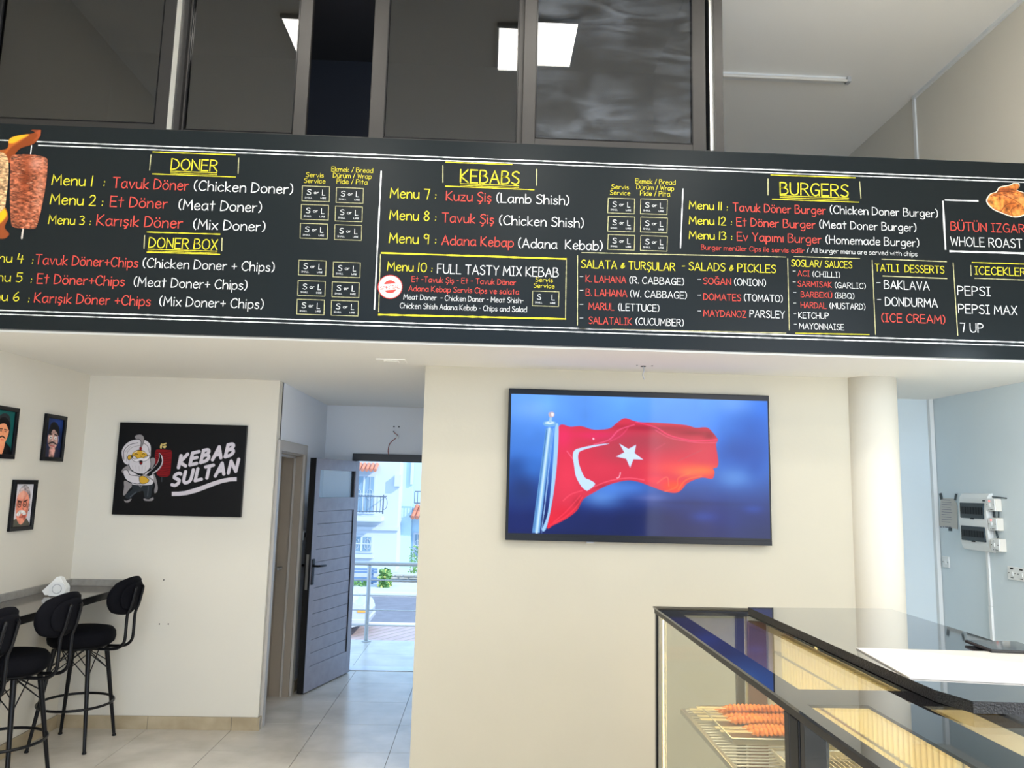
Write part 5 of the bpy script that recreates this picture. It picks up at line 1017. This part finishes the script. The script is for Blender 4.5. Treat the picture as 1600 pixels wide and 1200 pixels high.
# white joint lines of the forecourt pavers
b = MB()
for k in range(26):
    x = -8.5+k*.34; b.add([(x, 21.5, GZ+.004), (x+.05, 21.5, GZ+.004), (x+1.65, 24.2, GZ+.004), (x+1.6, 24.2, GZ+.004)], [(0, 1, 2, 3)], K['grout'])
o = b.build('paver_joint'); o['kind'] = 'structure'
rl = empty('steel_railing', (-1.31, 9.12, 0), 'brushed steel terrace railing with horizontal rails', 'railing')
YR = 9.12
MB().tube([(-3.2, YR, .875), (3.6, YR, .875)], .024, K['steel_dull'], 12).build('handrail', None, rl)
for z in (.69, .515, .35, .18): MB().tube([(-3.2, YR, z), (3.6, YR, z)], .0075, K['steel_dull'], 8).build('rail', None, rl)
for x in (-2.75, -1.305, .15, 1.6):
    o = MB().tube([(x, YR, .004), (x, YR, .855)], .0235, K['steel_dull'], 12).build('post', None, rl)
    MB().lathe([(.05, 0), (.05, .006), (.03, .012)], (x, YR, .0005), 16, K['steel_dull']).build('base_plate', None, o)
# houses
HY = 38.0
def rect(b, px0, py0, px1, py1, Y, d, m):
    x0, z1 = XZ(px0, py0, Y); x1, z0 = XZ(px1, py1, Y); b.box(min(x0, x1), max(x0, x1), Y-d, Y+.02, min(z0, z1), max(z0, z1), m); return (x0, x1, z0, z1)
hs = empty('white_house', (-8, HY, GZ), 'white two-storey house across the road with a wrought-iron balcony', 'house')
xe = XZ(622, 800, HY)[0]
MB().box(-16, xe, HY, HY+8, GZ+.1, 7, K['facade']).build('wall', None, hs)
o = MB(); rect(o, 500, 804, 600, 813.5, HY, 1.1, K['facade']); o.build('balcony_slab', None, hs)
b = MB(); yb_ = HY-1.05
xa, zt = XZ(540, 774.5, yb_); xb, zb = XZ(598, 803, yb_)
b.tube([(-7.5, yb_, zt), (xb, yb_, zt)], .03, K['iron'], 6); b.tube([(-7.5, yb_, zb+.1), (xb, yb_, zb+.1)], .02, K['iron'], 6); b.tube([(xb, yb_, zt), (xb, HY, zt)], .03, K['iron'], 6); b.tube([(xb, yb_, zb), (xb, yb_, zt+.08)], .035, K['iron'], 6)
x = xb-.14
while x > -7.4: b.tube([(x, yb_, zb+.05), (x+.02, yb_-.09, zb+.35), (x, yb_, zt)], .014, K['iron'], 5); x -= .16
b.tube([(xb+.03+.16*math.sin(a/8*PI), yb_, zb+.5+.3*math.cos(a/8*PI)) for a in range(9)], .014, K['iron'], 5)
b.build('balcony_railing', None, hs)
def win(px0, py0, px1, py1, Y, parent, door=False):
    b = MB(); x0, x1, z0, z1 = rect(b, px0, py0, px1, py1, Y, .06, K['facade']); o = b.build('window', None, parent)
    b = MB(); f = .10; b.box(x0+f, x1-f, Y-.09, Y-.061, z0+f, z1-f, K['pane_out']); b.build('pane', None, o)
    b = MB(); xm = (x0+x1)/2; zm = (z0+z1)/2; wd = .045
    b.box(xm-wd, xm+wd, Y-.12, Y-.09, z0+f, z1-f, K['facade']); b.box(x0+f, x1-f, Y-.115, Y-.09, zm-.02, zm+.02, K['facade'])
    for xc in ((x0+xm)/2, (x1+xm)/2):
        b.tube([(xc+.16*math.cos(k/8*PI*2), Y-.11, zm+.26*math.sin(k/8*PI*2)) for k in range(8)], .014, K['facade'], 4, closed=True); b.tube([(xc, Y-.11, z0+f), (xc, Y-.11, z1-f)], .012, K['facade'], 4)
    b.build('glazing_bar', None, o); return x0, x1, z0, z1
win(552, 741, 585.5, 803, HY, hs); win(548, 835, 582.5, 864, HY, hs)
b = MB(); rect(b, 545, 868, 584, 871.5, HY, .25, K['facade']); b.build('window_sill', None, hs)
b = MB(); rect(b, 500, 664+67, 586, 736, HY, .5, K['facade']); b.build('canopy_slab', None, hs)
xc0 = XZ(593, 736, HY)[0]; zc_ = XZ(580, 735, HY)[1]; 
for k in range(10): 
    x = xc0-.12-.2*k; MB().tube([(x, HY-.75, zc_), (x, HY-.05, zc_+.30)], .09, K['roof'], 8).build('roof_tile', None, hs)
b = MB(); rect(b, 618, 742, 627, 760, HY, .3, K['facade']); rect(b, 500, 829-8, 624, 829, HY, .12, K['facade']); b.build('cornice', None, hs)
hb_ = empty('blue_house', (0, HY+2, GZ), 'pale blue house wall across the road at right, with tiled canopy', 'house')
MB().box(xe+.05, 14, HY+2, HY+9, GZ+.1, 7, K['facade_blue']).build('wall', None, hb_)
b = MB(); rect(b, 627, 700, 640, 900, HY+1.95, .3, K['facade_blue']); b.build('pilaster', None, hb_)
b = MB(); rect(b, 643, 715, 645.5, 757, HY+1.6, .1, K['facade']); rect(b, 641, 805, 680, 809, HY+1.2, .3, K['iron']); b.build('edge_trim', None, hb_)
x5, z5 = XZ(642, 808, HY+1.3); x6, z6 = XZ(648, 791, HY+1.3)
for k in range(8): MB().tube([(x5+.12+.22*k, HY+.9, z5), (x5+.25+.22*k, HY+1.9, z6)], .11, K['roof'], 8).build('roof_tile', None, hb_)
b = MB(); x7, z7 = XZ(648, 768, HY+1); x8, z8 = XZ(648, 786, HY+1); b.tube([(x7, HY+1, z7), (x7+2, HY+1, z7)], .03, K['iron'], 5); b.tube([(x7, HY+1, z8), (x7+2, HY+1, z8)], .03, K['iron'], 5)
for k in range(12): b.tube([(x7+k*.16, HY+1, z7), (x7+k*.16, HY+1, z8)], .016, K['iron'], 5)
b.build('balcony_railing', None, hb_); win(646, 832, 672, 872, HY+2, hb_)
# rubble wall, bench, bush, vine
rb = empty('rubble_wall', (-2.5, 34, GZ), 'low rubble stone wall across the road', 'wall')
xa, za = XZ(598, 897, 34.0); xb, zb = XZ(690, 897, 34.0); MB().box(xa-7, xb, 34.05, 34.4, GZ+.1, za, K['concrete']).build('core', None, rb)
x = xa-.2
for row in range(3):
    x = xa-.2+random.random()*.2
    while x < xb:
        w = random.uniform(.3, .5); h = (za-GZ-.1)/3; z = GZ+.1+h*row
        b = MB(); b.box(x+.02, x+w-.02, 33.93, 34.06, z+.015, z+h-.015, K['rubble'], .04); b.build('stone', None, rb); x += w
bn = empty('slatted_bench', (-5, 33.2, GZ+.1), 'blue slatted bench before the house, seen through the railing', 'bench')
x0, _ = XZ(540, 890, 33.2); x1, _ = XZ(590, 890, 33.2)
for py in (889, 893.5, 903, 908): z = XZ(560, py, 33.2)[1]; MB().box(x0-1, x1, 33.15, 33.2, z-.05, z+.04, K['bench']).build('slat', None, bn)
for x in (x0, x1-.25): MB().box(x, x+.08, 33.2, 33.27, GZ+.1, XZ(560, 887, 33.2)[1], K['bench']).build('post', None, bn)
def foliage(name, pxs, pys, Y, n, label, rx, m2=None):
    x0, z1 = XZ(pxs[0], pys[0], Y); x1, z0 = XZ(pxs[1], pys[1], Y); b = MB()
    for k in range(n):
        p = Vector((random.uniform(x0, x1), Y+random.uniform(-.4, .4), z0+(z1-z0)*random.random()**1.4)); a = Vector([random.gauss(0, 1) for _ in range(3)]).normalized()*rx; c_ = a.cross(Vector([random.gauss(0, 1) for _ in range(3)])).normalized()*rx*.6
        b.add([p-a, p+c_, p+a, p-c_], [(0, 1, 2, 3)], K['leaf'] if random.random() > .12 else (m2 or K['leaf']))
    e = empty(name, ((x0+x1)/2, Y, GZ+.1), label, 'plant'); tag(b.build('leaf', None, e), kind='stuff')
    b = MB()
    for k in range(5): xx_0 = x0+(x1-x0)*(k+.5)/5; b.tube([((x0+x1)/2, Y, GZ+.1), (xx_0, Y, z0+(z1-z0)*.7)], .015, K['leaf'], 5)
    b.build('stem', None, e)
foliage('flowering_bush', (593, 610), (889, 917), 32.4, 420, 'green bush with yellow flowers beside the blue bench', .09, K['flower'])
foliage('low_plants', (552, 576), (909, 917), 32.6, 120, 'low green plants in front of the blue bench', .08)
foliage('climbing_plant', (641, 655), (852, 898), 36.5, 130, 'thin dark climbing plant on the blue house', .07)
# parked car, its tail in view
ca_ = empty('parked_car', (-5.6, 23.2, GZ), 'silver car parked by the kerb, only its end visible beside the open door', 'car')
cx0 = XZ(574, 950, 22.4)[0]
prof = [(0, .38), (0, .62), (-.06, .78), (-.12, .86), (-.42, .92), (-.62, 1.06), (-.95, 1.30), (-1.5, 1.42), (-2.4, 1.40), (-3.0, 1.1), (-3.3, .92), (-4.0, .80), (-4.15, .6), (-4.15, .35), (-3.7, .25), (-.4, .25)]
MB().prism([(cx0+x, 22.4, GZ+z) for x, z in prof], (0, 1.65, 0), K['car']).build('body', None, ca_)
b = MB(); b.prism([(cx0+x, 22.38, GZ+z) for x, z in ((-.66, .96), (-.98, 1.24), (-1.5, 1.34), (-1.5, .94))], (0, .03, 0), K['car_glass']); b.prism([(cx0+x, 22.38, GZ+z) for x, z in ((-1.6, .94), (-1.6, 1.34), (-2.35, 1.32), (-2.9, .94))], (0, .03, 0), K['car_glass']); b.build('side_window', None, ca_)
for x in (-.75, -3.35):
    for y in (22.36, 23.92): MB().lathe([(.10, 0), (.30, .0), (.32, .03), (.32, .15), (.30, .18), (.10, .18)], (cx0+x, y, GZ+.32), 20, K['tyre'], axis='y').build('wheel', None, ca_)
MB().box(cx0-.28, cx0+.005, 22.37, 22.5, GZ+.66, GZ+.74, K['amber'], .02).build('light', None, ca_)
MB().box(cx0-.5, cx0+.03, 22.39, 24.03, GZ+.33, GZ+.50, K['car'], .04).build('bumper', None, ca_)
bpy.context.view_layer.update()
